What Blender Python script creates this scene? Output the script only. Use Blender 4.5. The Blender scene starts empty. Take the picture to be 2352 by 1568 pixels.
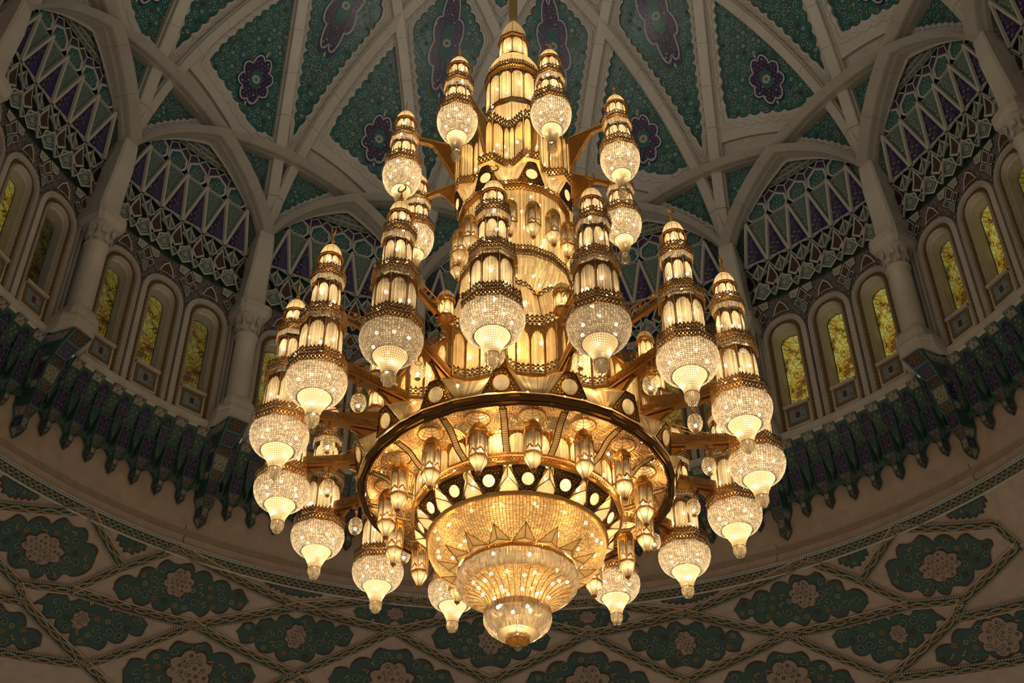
import bpy, math, random
import numpy as np
from mathutils import Matrix, Vector
PI = math.pi
sc = bpy.context.scene
COL = sc.collection
random.seed(7)

# ------------------------------------------------------------------ camera, world, exposure
F_PX, PITCH, YAW, ROLL, DIST = 3047.55, 0.703286, -0.0035464, -0.0050314, 20.0
cp, sp = math.cos(PITCH), math.sin(PITCH)
FW = Vector((math.sin(YAW) * cp, math.cos(YAW) * cp, sp))
RT = Vector((math.cos(YAW), -math.sin(YAW), 0))
UP = RT.cross(FW)
R2 = RT * math.cos(ROLL) + UP * math.sin(ROLL)
U2 = -RT * math.sin(ROLL) + UP * math.cos(ROLL)
cam_d = bpy.data.cameras.new('camera'); cam = bpy.data.objects.new('camera', cam_d); COL.objects.link(cam)
cam.matrix_world = Matrix(((R2.x, U2.x, -FW.x, 0), (R2.y, U2.y, -FW.y, -DIST), (R2.z, U2.z, -FW.z, 0), (0, 0, 0, 1)))
cam_d.sensor_width = 36; cam_d.lens = F_PX * 36 / 2352; cam_d.clip_start = 0.1; cam_d.clip_end = 200
sc.camera = cam
sc.view_settings.view_transform = 'Standard'; sc.view_settings.look = 'None'
sc.view_settings.gamma = 1; sc.view_settings.use_curve_mapping = False
sc.view_settings.exposure = 0.0
w = bpy.data.worlds.new('world'); sc.world = w; w.use_nodes = True      # the dim hall below and around the dome
w.node_tree.nodes['Background'].inputs[0].default_value = (0.85, 0.72, 0.56, 1)
w.node_tree.nodes['Background'].inputs[1].default_value = 0.23
cy = sc.cycles
cy.max_bounces = 7; cy.diffuse_bounces = 2; cy.glossy_bounces = 3; cy.transmission_bounces = 4; cy.transparent_max_bounces = 8
cy.sample_clamp_indirect = 4.0; cy.caustics_reflective = False; cy.caustics_refractive = False
cy.use_adaptive_sampling = True; cy.adaptive_threshold = 0.02

COVE = 400.0
def point_light(name, loc, power, color, radius=0.06, parent=None):
    l = bpy.data.lights.new(name, 'POINT'); l.energy = power; l.color = color; l.shadow_soft_size = radius
    o = bpy.data.objects.new(name, l); COL.objects.link(o); o.location = loc
    if parent: o.parent = parent
    return o

# cove floodlights standing on the ledge by the columns, aimed up across the dome
for _j in range(16):
    _a = math.radians(-59.1015 + 22.5 * _j); _p = Vector((13.15 * math.sin(_a), 13.15 * math.cos(_a), 24.1)); _t = Vector((-8.5 * math.sin(_a), -8.5 * math.cos(_a), 37.5))
    _l = bpy.data.lights.new('cove_light', 'SPOT'); _l.energy = COVE; _l.color = (1.0, 0.93, 0.80); _l.spot_size = 1.5; _l.spot_blend = 0.9; _l.shadow_soft_size = 0.25
    _o = bpy.data.objects.new('cove_light', _l); COL.objects.link(_o); _o.location = _p; _o.rotation_euler = (_t - _p).to_track_quat('-Z', 'Y').to_euler()

# ------------------------------------------------------------------ materials
def new_mat(name):
    m = bpy.data.materials.new(name); m.use_nodes = True; nt = m.node_tree; nt.nodes.clear()
    out = nt.nodes.new('ShaderNodeOutputMaterial'); return m, nt, out
def N(nt, t, **kw):
    n = nt.nodes.new(t)
    for k, v in kw.items():
        if k.startswith('_'): setattr(n, k[1:], v)
        else: n.inputs[k.replace('__', ' ')].default_value = v
    return n
def pbr(name, col, rough=0.5, metal=0.0, var=None, scale=8.0, bump=0.0, coat=0.0, bscale=None, spec=0.5):
    m, nt, out = new_mat(name)
    p = N(nt, 'ShaderNodeBsdfPrincipled'); p.inputs['Roughness'].default_value = rough
    p.inputs['Metallic'].default_value = metal; p.inputs['Base Color'].default_value = (*col, 1)
    p.inputs['Specular IOR Level'].default_value = spec
    if coat: p.inputs['Coat Weight'].default_value = coat; p.inputs['Coat Roughness'].default_value = 0.18
    nt.links.new(p.outputs[0], out.inputs[0])
    if var or bump:
        tc = N(nt, 'ShaderNodeTexCoord')
        nz = N(nt, 'ShaderNodeTexNoise'); nz.inputs['Scale'].default_value = scale; nz.inputs['Detail'].default_value = 3
        nt.links.new(tc.outputs['Object'], nz.inputs['Vector'])
        if var:
            mx = N(nt, 'ShaderNodeMix', _data_type='RGBA')
            mx.inputs[6].default_value = (*col, 1); mx.inputs[7].default_value = (*var, 1)
            mr = N(nt, 'ShaderNodeMapRange'); mr.inputs[1].default_value = 0.35; mr.inputs[2].default_value = 0.65
            nt.links.new(nz.outputs[0], mr.inputs[0]); nt.links.new(mr.outputs[0], mx.inputs[0])
            nt.links.new(mx.outputs[2], p.inputs['Base Color'])
        if bump:
            b = N(nt, 'ShaderNodeBump'); b.inputs['Strength'].default_value = bump; b.inputs['Distance'].default_value = 0.02
            n2 = N(nt, 'ShaderNodeTexNoise'); n2.inputs['Scale'].default_value = bscale or scale * 6
            nt.links.new(tc.outputs['Object'], n2.inputs['Vector'])
            nt.links.new(n2.outputs[0], b.inputs['Height']); nt.links.new(b.outputs[0], p.inputs['Normal'])
    return m
def crystal(name, col, gloss=0.18, clear=0.2, bump=0.0, rough=0.12, vary=0.0):
    """thin cut glass: passes light through diffusely, glints, and is partly see-through"""
    m, nt, out = new_mat(name)
    tl = N(nt, 'ShaderNodeBsdfTranslucent'); tl.inputs[0].default_value = (*col, 1)
    gl = N(nt, 'ShaderNodeBsdfGlossy'); gl.inputs['Color'].default_value = (1, 0.95, 0.85, 1); gl.inputs['Roughness'].default_value = rough
    tr = N(nt, 'ShaderNodeBsdfTransparent'); tr.inputs[0].default_value = (*col, 1)
    a = N(nt, 'ShaderNodeMixShader'); a.inputs[0].default_value = gloss
    b = N(nt, 'ShaderNodeMixShader'); b.inputs[0].default_value = clear
    nt.links.new(tl.outputs[0], a.inputs[1]); nt.links.new(gl.outputs[0], a.inputs[2])
    nt.links.new(a.outputs[0], b.inputs[1]); nt.links.new(tr.outputs[0], b.inputs[2]); nt.links.new(b.outputs[0], out.inputs[0])
    if vary:                                                         # sparkle put into the colour: a random brightness for each piece
        ge = N(nt, 'ShaderNodeNewGeometry'); mr = N(nt, 'ShaderNodeMapRange'); mr.inputs[3].default_value = 1 - vary; mr.inputs[4].default_value = 1.0
        pw = N(nt, 'ShaderNodeMath', _operation='POWER'); pw.inputs[1].default_value = 1.6
        nt.links.new(ge.outputs['Random Per Island'], pw.inputs[0]); nt.links.new(pw.outputs[0], mr.inputs[0])
        mx = N(nt, 'ShaderNodeMix', _data_type='RGBA', _blend_type='MULTIPLY'); mx.inputs[0].default_value = 1; mx.inputs[6].default_value = (*col, 1)
        nt.links.new(mr.outputs[0], mx.inputs[7]); nt.links.new(mx.outputs[2], tl.inputs[0])
    if bump:
        tc = N(nt, 'ShaderNodeTexCoord'); vz = N(nt, 'ShaderNodeTexVoronoi'); vz.inputs['Scale'].default_value = bump
        nt.links.new(tc.outputs['Object'], vz.inputs['Vector'])
        bp = N(nt, 'ShaderNodeBump'); bp.inputs['Strength'].default_value = 0.6; bp.inputs['Distance'].default_value = 0.02
        nt.links.new(vz.outputs[0], bp.inputs['Height'])
        nt.links.new(bp.outputs[0], gl.inputs['Normal']); nt.links.new(bp.outputs[0], tl.inputs['Normal'])
    return m
def glow(name, col, s):
    m, nt, out = new_mat(name)
    e = N(nt, 'ShaderNodeEmission'); e.inputs[0].default_value = (*col, 1); e.inputs[1].default_value = s
    nt.links.new(e.outputs[0], out.inputs[0]); m.cycles.emission_sampling = 'NONE'
    return m

STONE = pbr('pale_stone', (0.62, 0.57, 0.50), 0.6, var=(0.55, 0.50, 0.44), scale=1.6, bump=0.15, bscale=30)
STONE2 = pbr('carved_stone', (0.60, 0.55, 0.48), 0.7, var=(0.52, 0.475, 0.41), scale=5, bump=0.5, bscale=14)
STONE_G = pbr('polished_stone', (0.66, 0.61, 0.53), 0.32, var=(0.60, 0.55, 0.475), scale=1.2)
BUFF = pbr('buff_stone', (0.54, 0.43, 0.345), 0.75, var=(0.46, 0.36, 0.285), scale=3, bump=0.1)
BUFF2 = pbr('darker_buff_stone', (0.38, 0.29, 0.225), 0.75, var=(0.33, 0.25, 0.19), scale=3)
TEAL = pbr('teal_glaze', (0.028, 0.15, 0.135), 0.4, var=(0.018, 0.11, 0.105), scale=2.5, coat=0.3)
TEAL_D = pbr('dark_teal_glaze', (0.03, 0.085, 0.075), 0.4, var=(0.05, 0.10, 0.07), scale=3)
SAGE = pbr('sage_glaze', (0.14, 0.20, 0.16), 0.35, var=(0.09, 0.15, 0.13), scale=9, coat=0.4)
NAVY = pbr('navy_glaze', (0.018, 0.014, 0.10), 0.3, var=(0.03, 0.02, 0.13), scale=5, coat=0.3)
UMBER = pbr('umber_glaze', (0.07, 0.035, 0.025), 0.45)
CREAM = pbr('cream_glaze', (0.52, 0.49, 0.42), 0.4)
OCHRE = pbr('ochre_glaze', (0.30, 0.17, 0.035), 0.4)
BLUE_L = pbr('pale_blue_glaze', (0.17, 0.25, 0.30), 0.4)
BORDER = pbr('ochre_border', (0.22, 0.135, 0.035), 0.4, var=(0.17, 0.10, 0.03), scale=20)
GOLD = pbr('gilt_metal', (0.86, 0.52, 0.17), 0.26, 1.0, var=(0.78, 0.44, 0.12), scale=12, bump=0.15, bscale=60)
GOLD_S = pbr('satin_gilt', (0.80, 0.50, 0.18), 0.42, 1.0, bump=0.4, bscale=40)
GOLD_D = pbr('dark_bronze', (0.17, 0.085, 0.022), 0.16, 1.0)
LACE = pbr('gilt_filigree', (0.42, 0.22, 0.065), 0.36, 1.0)
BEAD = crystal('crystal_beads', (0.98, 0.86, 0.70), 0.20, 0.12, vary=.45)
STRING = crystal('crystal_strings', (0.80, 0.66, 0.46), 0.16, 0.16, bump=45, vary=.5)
BEAD_G = crystal('amber_lit_beads', (0.92, 0.62, 0.27), 0.22, 0.12, vary=.45)  # warm light of the core put into the bead colour
STRING_G = crystal('amber_lit_strings', (1.0, 0.82, 0.50), 0.16, 0.16, bump=45, vary=.5)  # core strings: amber light tinted into the glass
PANEL = crystal('crystal_panel', (1.0, 0.82, 0.52), 0.14, 0.14, bump=30, vary=.4)
ICICLE = crystal('crystal_drops', (1.0, 0.88, 0.68), 0.28, 0.28, vary=.5)
FROST = crystal('frosted_glass', (0.85, 0.70, 0.46), 0.05, 0.08)
MEDAL = crystal('etched_glass', (1.0, 0.90, 0.66), 0.08, 0.03, bump=26, rough=0.3)
BULB = glow('lit_bulb', (1.0, 0.80, 0.48), 26.0)

# ------------------------------------------------------------------ mesh helpers
class MB:
    def __init__(s): s.v = []; s.f = []; s.m = []; s.n = 0
    def add(s, verts, faces, mat=0):
        b = s.n; verts = [tuple(p) for p in verts]
        s.v += verts; s.n += len(verts)
        s.f += [tuple(i + b for i in f) for f in faces]; s.m += [mat] * len(faces)
    def poly(s, pts, mat=0): s.add(pts, [tuple(range(len(pts)))], mat)
    def grid(s, P, mat=0, closed=False, flip=False):
        """P: rows x cols x 3"""
        P = np.asarray(P); R, C = P.shape[:2]; f = []
        for i in range(R - 1):
            for j in range(C if closed else C - 1):
                k = (j + 1) % C
                q = (i * C + j, i * C + k, (i + 1) * C + k, (i + 1) * C + j)
                f.append(q[::-1] if flip else q)
        s.add(P.reshape(-1, 3).tolist(), f, mat)
    def mesh(s, name, mats, smooth=False):
        me = bpy.data.meshes.new(name); me.from_pydata(s.v, [], s.f)
        for m in mats: me.materials.append(m)
        if len(mats) > 1: me.polygons.foreach_set('material_index', s.m)
        if smooth: me.polygons.foreach_set('use_smooth', [True] * len(s.f))
        me.update(); return me
def obj(name, data, parent=None, loc=(0, 0, 0), rz=0.0, **props):
    o = bpy.data.objects.new(name, data); COL.objects.link(o)
    o.location = loc; o.rotation_euler = (0, 0, rz)
    if parent is not None: o.parent = parent
    for k, v in props.items(): o[k] = v
    return o
def pol(r, a, z): return (r * math.sin(a), r * math.cos(a), z)
def lathe(mb, prof, n=48, mat=0, ph=0.0, a0=0.0, a1=2 * PI):
    closed = abs(a1 - a0 - 2 * PI) < 1e-6
    A = ph + np.linspace(a0, a1, n + 1)[: n if closed else n + 1]
    P = [[(r * math.sin(a), r * math.cos(a), z) for a in A] for r, z in prof]
    mb.grid(P, mat, closed=closed)
def tube(mb, pts, r, k=6, mat=0, closed=False):
    pts = [Vector(p) for p in pts]; n = len(pts); rows = []
    up = Vector((0.13, 0.31, 0.94))
    for i, p in enumerate(pts):
        d = (pts[(i + 1) % n if closed else min(i + 1, n - 1)] - pts[(i - 1) % n if closed else max(i - 1, 0)]).normalized()
        x = d.cross(up)
        if x.length < 1e-3: x = d.cross(Vector((1, 0, 0)))
        x.normalize(); y = d.cross(x)
        rr = r[i] if hasattr(r, '__len__') else r
        rows.append([p + (x * math.cos(t) + y * math.sin(t)) * rr for t in [2 * PI * j / k for j in range(k)]])
    if closed: rows.append(rows[0])
    mb.grid([[tuple(q) for q in row] for row in rows], mat, closed=True)
def box(mb, c, s, mat=0, rot=0.0):
    x, y, z = c; a, b, h = s[0] / 2, s[1] / 2, s[2] / 2; ca, sa = math.cos(rot), math.sin(rot)
    V = [(x + i * a * ca + j * b * sa, y - i * a * sa + j * b * ca, z + k * h) for k in (-1, 1) for j in (-1, 1) for i in (-1, 1)]
    mb.add(V, [(0, 1, 3, 2), (4, 6, 7, 5), (0, 4, 5, 1), (2, 3, 7, 6), (0, 2, 6, 4), (1, 5, 7, 3)], mat)
def tri_area(p): return 0.5 * sum(p[i][0] * p[(i + 1) % len(p)][1] - p[(i + 1) % len(p)][0] * p[i][1] for i in range(len(p)))
def inset_poly(p, d):
    """line-offset a convex-ish polygon inwards by d (d may be a list per edge)"""
    n = len(p); s = 1 if tri_area(p) > 0 else -1; L = []
    for i in range(n):
        a, b = p[i], p[(i + 1) % n]; ex, ey = b[0] - a[0], b[1] - a[1]; l = math.hypot(ex, ey) or 1e-9
        nx, ny = -ey / l * s, ex / l * s; dd = d[i] if hasattr(d, '__len__') else d
        L.append((a[0] + nx * dd, a[1] + ny * dd, ex / l, ey / l))
    out = []
    for i in range(n):
        x1, y1, u1, v1 = L[i - 1]; x2, y2, u2, v2 = L[i]; den = u1 * v2 - v1 * u2
        if abs(den) < 1e-6: out.append((x2, y2)); continue
        t = ((x2 - x1) * v2 - (y2 - y1) * u2) / den; out.append((x1 + u1 * t, y1 + v1 * t))
    return out
def inside(p, x, y):
    c = False; n = len(p); j = n - 1
    for i in range(n):
        if (p[i][1] > y) != (p[j][1] > y) and x < (p[j][0] - p[i][0]) * (y - p[i][1]) / (p[j][1] - p[i][1]) + p[i][0]: c = not c
        j = i
    return c

# 2-D ornament drawn as thin raised slips on a curved surface: M(x, y, h) -> xyz
def spiral(mb, M, cx, cy, R, a, sgn, wd, mat, h, turns=1.15, n=12):
    L, Rr = [], []
    for i in range(n + 1):
        t = i / n; rr = R * (1 - 0.78 * t); ang = a + sgn * turns * 2 * PI * t; ww = wd * (0.35 + 1.1 * t if t < .6 else 1.0)
        c, s = math.cos(ang), math.sin(ang)
        L.append(M(cx + (rr + ww) * c, cy + (rr + ww) * s, h)); Rr.append(M(cx + (rr - ww) * c, cy + (rr - ww) * s, h))
    mb.grid([L, Rr], mat)
def flower(mb, M, cx, cy, R, k, mat, mat2, h, a=0.0):
    for i in range(k):
        t = a + 2 * PI * i / k; c, s = math.cos(t), math.sin(t); pw = 0.30 * R
        mb.poly([M(cx + c * .25 * R, cy + s * .25 * R, h), M(cx + c * .7 * R - s * pw, cy + s * .7 * R + c * pw, h),
                 M(cx + c * R, cy + s * R, h), M(cx + c * .7 * R + s * pw, cy + s * .7 * R - c * pw, h)], mat)
    mb.poly([M(cx + .25 * R * math.cos(t), cy + .25 * R * math.sin(t), h) for t in (0.3, 1.87, 3.44, 5.0)], mat2)
def leaf(mb, M, cx, cy, R, a, mat, h):
    c, s = math.cos(a), math.sin(a); q = [(-1, 0), (-.3, .38), (.4, .30), (1, -.12), (.35, -.08), (-.3, -.22)]
    mb.poly([M(cx + R * (x * c - y * s), cy + R * (x * s + y * c), h) for x, y in q], mat)
def arabesque(mb, M, loop, sp, rng, h, mats, avoid=None, margin=0.3):
    """mats = (cream, ochre, dark) indices"""
    xs = [p[0] for p in loop]; ys = [p[1] for p in loop]; y = min(ys) + sp * .5; row = 0
    while y < max(ys):
        x = min(xs) + (sp * .5 if row % 2 else 0)
        while x < max(xs):
            px, py = x + rng.uniform(-.12, .12) * sp, y + rng.uniform(-.12, .12) * sp
            ok = all(inside(loop, px + dx * sp * margin, py + dy * sp * margin) for dx, dy in ((1, 0), (-1, 0), (0, 1), (0, -1)))
            if ok and avoid and inside(avoid, px, py): ok = False
            if ok:
                t = rng.random(); a = rng.uniform(0, 6.28)
                if t < .56:
                    spiral(mb, M, px, py, sp * .46, a, rng.choice((-1, 1)), sp * .042, mats[0], h, n=10)
                    leaf(mb, M, px + sp * .5 * math.cos(a), py + sp * .5 * math.sin(a), sp * .16, a + 1.5, mats[0], h)
                    if rng.random() < .5: flower(mb, M, px, py, sp * .15, 5, mats[2], mats[1], h + .003, a)
                elif t < .84: flower(mb, M, px, py, sp * .30, 7, rng.choice((mats[0], mats[1], mats[2])), mats[1], h, a)
                else:
                    leaf(mb, M, px, py, sp * .36, a, mats[1], h); leaf(mb, M, px + .2 * sp, py + .25 * sp, sp * .22, a + 2, mats[0], h)
            x += sp
        y += sp * .86; row += 1
def ribbon(mb, M, loop, wd, mat, h):
    n = len(loop); A, B = [], []
    for i in range(n + 1):
        p = loop[i % n]; q0 = loop[(i - 1) % n]; q1 = loop[(i + 1) % n]
        dx, dy = q1[0] - q0[0], q1[1] - q0[1]; l = math.hypot(dx, dy) or 1e-9
        A.append(M(p[0] - dy / l * wd, p[1] + dx / l * wd, h)); B.append(M(p[0] + dy / l * wd, p[1] - dx / l * wd, h))
    mb.grid([A, B], mat)
def fan(mb, M, loop, mat, h, c=None):
    """fill a star-shaped loop with rings so that it follows the curved surface"""
    cx, cy = c or (sum(p[0] for p in loop) / len(loop), sum(p[1] for p in loop) / len(loop))
    rows = [[M(cx + (x - cx) * t, cy + (y - cy) * t, h) for x, y in loop] for t in (1, .75, .5, .25, .02)]
    mb.grid(rows, mat, closed=True)
def medallion_loop(cx, cy, w, hgt, n=48, power=0.16, lobes=8, ang=0.0):
    out = []
    for i in range(n):
        t = 2 * PI * i / n; r = 1 + power * (abs(math.sin(lobes * t / 2)) - .5)
        x, y = w * r * math.cos(t), hgt * r * math.sin(t) * (1 + .18 * abs(math.sin(t)) ** 8)
        out.append((cx + x * math.cos(ang) - y * math.sin(ang), cy + x * math.sin(ang) + y * math.cos(ang)))
    return out
def scallop(base, base_out, lobe, amp):
    """base: sampled polyline per edge [(list of pts)], displaced outwards in round lobes"""
    out = []
    for e in base:
        L = sum(math.dist(e[i], e[i + 1]) for i in range(len(e) - 1)); k = max(1, round(L / lobe)); n = len(e) - 1
        for i in range(n):
            t = i / n; p = e[i]; q = e[min(i + 1, n)]; dx, dy = q[0] - p[0], q[1] - p[1]; l = math.hypot(dx, dy) or 1e-9
            s = base_out; a = amp * (abs(math.sin(PI * k * t)) ** .6) * min(1, 6 * t + .1, 6 * (1 - t) + .1)
            out.append((p[0] + s * dy / l * a, p[1] - s * dx / l * a))
    return out
def sample_edges(poly, n, f=None):
    out = []
    for i in range(len(poly)):
        a, b = poly[i], poly[(i + 1) % len(poly)]
        e = [(a[0] + (b[0] - a[0]) * t / n, a[1] + (b[1] - a[1]) * t / n) for t in range(n + 1)]
        out.append([f(*p) for p in e] if f else e)
    return out
# ------------------------------------------------------------------ geometry of the dome (16 bays)
NB = 16; DA = 2 * PI / NB; PHI0 = math.radians(-59.1015)          # angle of column 0
RC, RD, ZD, AD, ML = 14.126, 14.3, 28.6, 14.8, 14.55
def bay_rz(j): return -(PHI0 + (j + .5) * DA)
def col_rz(j): return -(PHI0 + j * DA)
def dome_pt(a, th, h):
    r = (RD - h) * math.cos(a); return (r * math.sin(th), r * math.cos(th), ZD + (AD - h) * math.sin(a))
def dome_map(rref):
    return lambda x, m, h: dome_pt(m / ML, x / rref, h)
def plan_to(rref):
    def f(X, Y):
        r = min(math.hypot(X, Y), RD - 1e-4); return (math.atan2(X, Y) * rref, math.acos(r / RD) * ML)
    return f
def colp(i, off): a = (i - off) * DA; return (RC * math.sin(a), RC * math.cos(a))
def cell(lines, off):
    out = []
    for i in range(len(lines)):
        (a, b), (c, d) = lines[i - 1], lines[i]
        p, q, r, s = colp(a, off), colp(b, off), colp(c, off), colp(d, off)
        u = (q[0] - p[0], q[1] - p[1]); v = (s[0] - r[0], s[1] - r[1]); den = u[0] * v[1] - u[1] * v[0]
        t = ((r[0] - p[0]) * v[1] - (r[1] - p[1]) * v[0]) / den; out.append((p[0] + u[0] * t, p[1] + u[1] * t))
    return out

DROP = .75                                                           # the wall arches run lower than the dome surface at mid span
def drop(X): return DROP * math.cos(min(1, abs(X) / (RC * math.sin(DA))) * PI / 2) ** .8
VIS = range(-2, 8)                                                   # the bays the photograph shows
# --- ceiling shell
mb = MB()
for j in range(NB):                                                  # each bay: the shell above its pointed opening
    rows = []
    for i in range(25):
        th = (i / 24 - .5) * DA; t = DA / 2 - abs(th)                # angle from the nearer column
        rr = min(RC * math.cos(DA) / math.cos(DA - t), RC); a0 = math.asin(math.sin(math.acos(rr / RD)) - drop(RC * math.cos(DA) * math.tan(DA - t)) / AD) - 0.012
        th2 = th - bay_rz(j)
        rows.append([dome_pt(a0 + (PI / 2 - .01 - a0) * s / 44, th2, 0) for s in range(45)])
    mb.grid(rows, 0, flip=True)
ceiling = obj('ceiling', mb.mesh('ceiling', [STONE2], True), kind='structure')

def rib_stone(k, X0, X1, depth, wd):
    """one stone of a rib standing in the vertical plane through columns -k/2 and +k/2"""
    d = RC * math.cos(k * DA / 2); n = 4; rows = []
    prof = [(-wd, 0), (-wd, depth * .62), (-wd * .80, depth * .68), (-wd * .80, depth * .93), (-wd * .7, depth), (wd * .7, depth), (wd * .80, depth * .93), (wd * .80, depth * .68), (wd, depth * .62), (wd, 0)]
    for i in range(n + 1):
        X = X0 + (X1 - X0) * i / n; r = math.hypot(X, d); th = math.atan2(X, d); a = math.acos(min(r / RD, 1)); row = []
        dd = 1.0 if k > 2 else 1.0
        for l, h in prof:
            p = dome_pt(a, th, h * dd); row.append((p[0], p[1] + l, p[2] - (drop(X) if k == 2 else 0)))
        rows.append(row)
    mb = MB(); mb.grid(rows, 0, closed=True); c = len(prof)
    mb.add(rows[0], [tuple(range(c))]); mb.add(rows[-1], [tuple(range(c))[::-1]]); return mb.mesh('stone', [STONE_G])
def rib_set(k, ns, depth, wd, js, xs=.985):
    half = RC * math.sin(k * DA / 2) * xs; xx = np.linspace(-half, half, 4001); d = RC * math.cos(k * DA / 2)
    zz = AD * np.sqrt(np.maximum(1 - (xx ** 2 + d * d) / RD ** 2, 0)); s_ = np.concatenate(([0], np.cumsum(np.hypot(np.diff(xx), np.diff(zz))))); X = np.interp(np.linspace(0, s_[-1], ns + 1), s_, xx)
    ms = [rib_stone(k, X[i] + .003, X[i + 1] - .003, depth, wd) for i in range(ns)]
    for j in js:
        e = obj('rib', None, ceiling, rz=-(PHI0 + (j + k / 2) * DA))
        for m in ms: obj('stone', m, e)
rib_set(2, 8, .72, .26, range(-4, 8))
rib_set(6, 24, .46, .235, range(-6, 9), xs=.998)

def dome_panel(lines, off, wlist, sp, lobe, amp, seed, med=None, n=64, ext=.26, fl=None, ms=0.0):
    base = cell(lines, off); cx = sum(p[0] for p in base) / len(base); cyy = sum(p[1] for p in base) / len(base)
    rref = math.hypot(cx, cyy); M = dome_map(rref); T0 = plan_to(rref); T = lambda X, Y: (T0(X, Y)[0], T0(X, Y)[1] + ms)
    fl = fl or [1] * len(wlist); P0 = sample_edges(inset_poly(base, [w - .1 * f for w, f in zip(wlist, fl)]), n, T)
    outer = [p for e in P0 for p in e[:-1]]
    s = 1 if tri_area(outer) > 0 else -1
    def S(dl): return scallop(sample_edges(inset_poly(base, [w + (ext - dl) * f for w, f in zip(wlist, fl)]), n, T), s, lobe, amp)
    q_ = min(1, ext / .26); rings = [(outer, .0), (outer, .17), (S(.17 * q_), .17), (S(.15 * q_), .21), (S(.10 * q_), .21), (S(.08 * q_), .17), (S(0), .15), (S(0), .0)]
    mb = MB(); mb.grid([[M(x, y, h) for x, y in L] for L, h in rings], 0, closed=True)
    field = mb.mesh('stone_border', [STONE]); inner = S(0)
    mb = MB(); fan(mb, M, inner, 0, .02, ); teal = mb.mesh('tile_panel', [TEAL])
    rng = random.Random(seed); mb = MB(); avoid = None
    meds = None
    if med:
        mx, my, mw, mh = med; ccx = sum(p[0] for p in inner) / len(inner); ccy = sum(p[1] for p in inner) / len(inner)
        mx += ccx; my += ccy; avoid = medallion_loop(mx, my, mw * 1.12, mh * 1.12)
    arabesque(mb, M, inner, sp, rng, .045, (0, 1, 2), avoid)
    scroll = mb.mesh('scrollwork', [CREAM, OCHRE, UMBER])
    if med:
        mb = MB(); lp = medallion_loop(mx, my, mw, mh, 64, .26, 8); fan(mb, M, lp, 0, .05, (mx, my))
        lp2 = [(mx + (x - mx) * .9, my + (y - my) * .9) for x, y in lp]; ribbon(mb, M, lp2, .028, 1, .06)
        arabesque(mb, M, lp2, sp * .62, rng, .065, (2, 2, 1), None, .1)
        core = medallion_loop(mx, my, mw * .38, mh * .38, 32, .2, 4); fan(mb, M, core, 3, .07, (mx, my)); flower(mb, M, mx, my, mw * .28, 8, 1, 2, .08)
        for q in (-1, 1): leaf(mb, M, mx, my + q * mh * 1.2, mw * .2, PI / 2 * q, 1, .06)
        meds = mb.mesh('medallion', [NAVY, CREAM, OCHRE, TEAL])
    return field, teal, scroll, meds
def place_panel(pk, rz, parent=None, mirror=False):
    f, t, s, m = pk
    a = obj('stone_border', f, parent or ceiling, rz=rz) if f else None
    p = obj('tile_panel', t, parent or ceiling, rz=rz); c = obj('scrollwork', s, p, kind='stuff')
    d = obj('medallion', m, p) if m else None
    if mirror:
        p.scale = (-1, 1, 1)
        if a: a.scale = (-1, 1, 1)
# the n-th edge of each cell runs from the n-th corner to the next; ribs that lie flat along the rim get a narrower margin in plan
C_ = dome_panel([(0, 6), (1, -5), (0, 2), (1, -1)], .5, [.24, -.04, -.04, .24], .235, .40, .12, 1, (0, -.1, .60, .80), fl=[1, .42, .42, 1])
A_ = dome_panel([(0, 6), (1, -1), (0, 2)], .5, [.10, .06, .14], .20, .26, .06, 2, None, 40, .10, [.4, .4, .8], -.42)
A2 = dome_panel([(1, -5), (0, 2), (1, -1)], .5, [.10, .06, .14], .20, .26, .06, 3, None, 40, .10, [.4, .4, .8], -.42)
D_ = dome_panel([(-1, 5), (0, -6), (-1, 1), (0, 6), (1, -5)], 0, [.24, .24, .0, .24, .24], .25, .42, .12, 4, (0, 1.45, .62, 1.6), fl=[1, 1, .5, 1, 1])
E_ = dome_panel([(0, 6), (2, -4), (-1, 5), (1, -5)], .5, [.24] * 4, .30, .40, .11, 5, (0, 0, .3, .55))
for j in VIS:
    for pk in (C_, A_, A2, E_): place_panel(pk, bay_rz(j))
for j in range(-2, 9): place_panel(D_, col_rz(j))

# ------------------------------------------------------------------ drum: window wall
RW = 14.5
def arch_loop(w, z0, zs, hh, x0=0.0, rect=None, nl=5, nh=14, nb=5, p=1.0):
    L = []
    if rect:
        W, za, zb = rect
        for i in range(nl): L.append((x0 - W, za + (zb - .9 - za) * i / nl))
        for i in range(nh + 1):
            t = PI - PI * i / nh; c, s = math.cos(t), math.sin(t); q = 1 / max(abs(c), abs(s)); L.append((x0 + W * c * q, zb - .9 + .9 * s * q))
        for i in range(1, nl + 1): L.append((x0 + W, zb - .9 + (za - zb + .9) * i / nl))
        for i in range(1, nb): L.append((x0 + W - 2 * W * i / nb, za))
        return L
    for i in range(nl): L.append((x0 - w, z0 + (zs - z0) * i / nl))
    for i in range(nh + 1):
        t = PI - PI * i / nh; c, s = math.cos(t), math.sin(t)
        x = w * math.copysign(abs(c) ** .85, c); z = hh * (s ** (1.0) if p == 1.0 else min(s * 1.25, 1) * .8 + .2 * s ** 2 * (1 - abs(c) ** .5))
        L.append((x0 + x, zs + z))
    for i in range(1, nl + 1): L.append((x0 + w, zs + (z0 - zs) * i / nl))
    for i in range(1, nb): L.append((x0 + w - 2 * w * i / nb, z0))
    return L
def wall_pt(x, z, r): th = x / RW; return (r * math.sin(th), r * math.cos(th), z)
MW = .794
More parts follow.
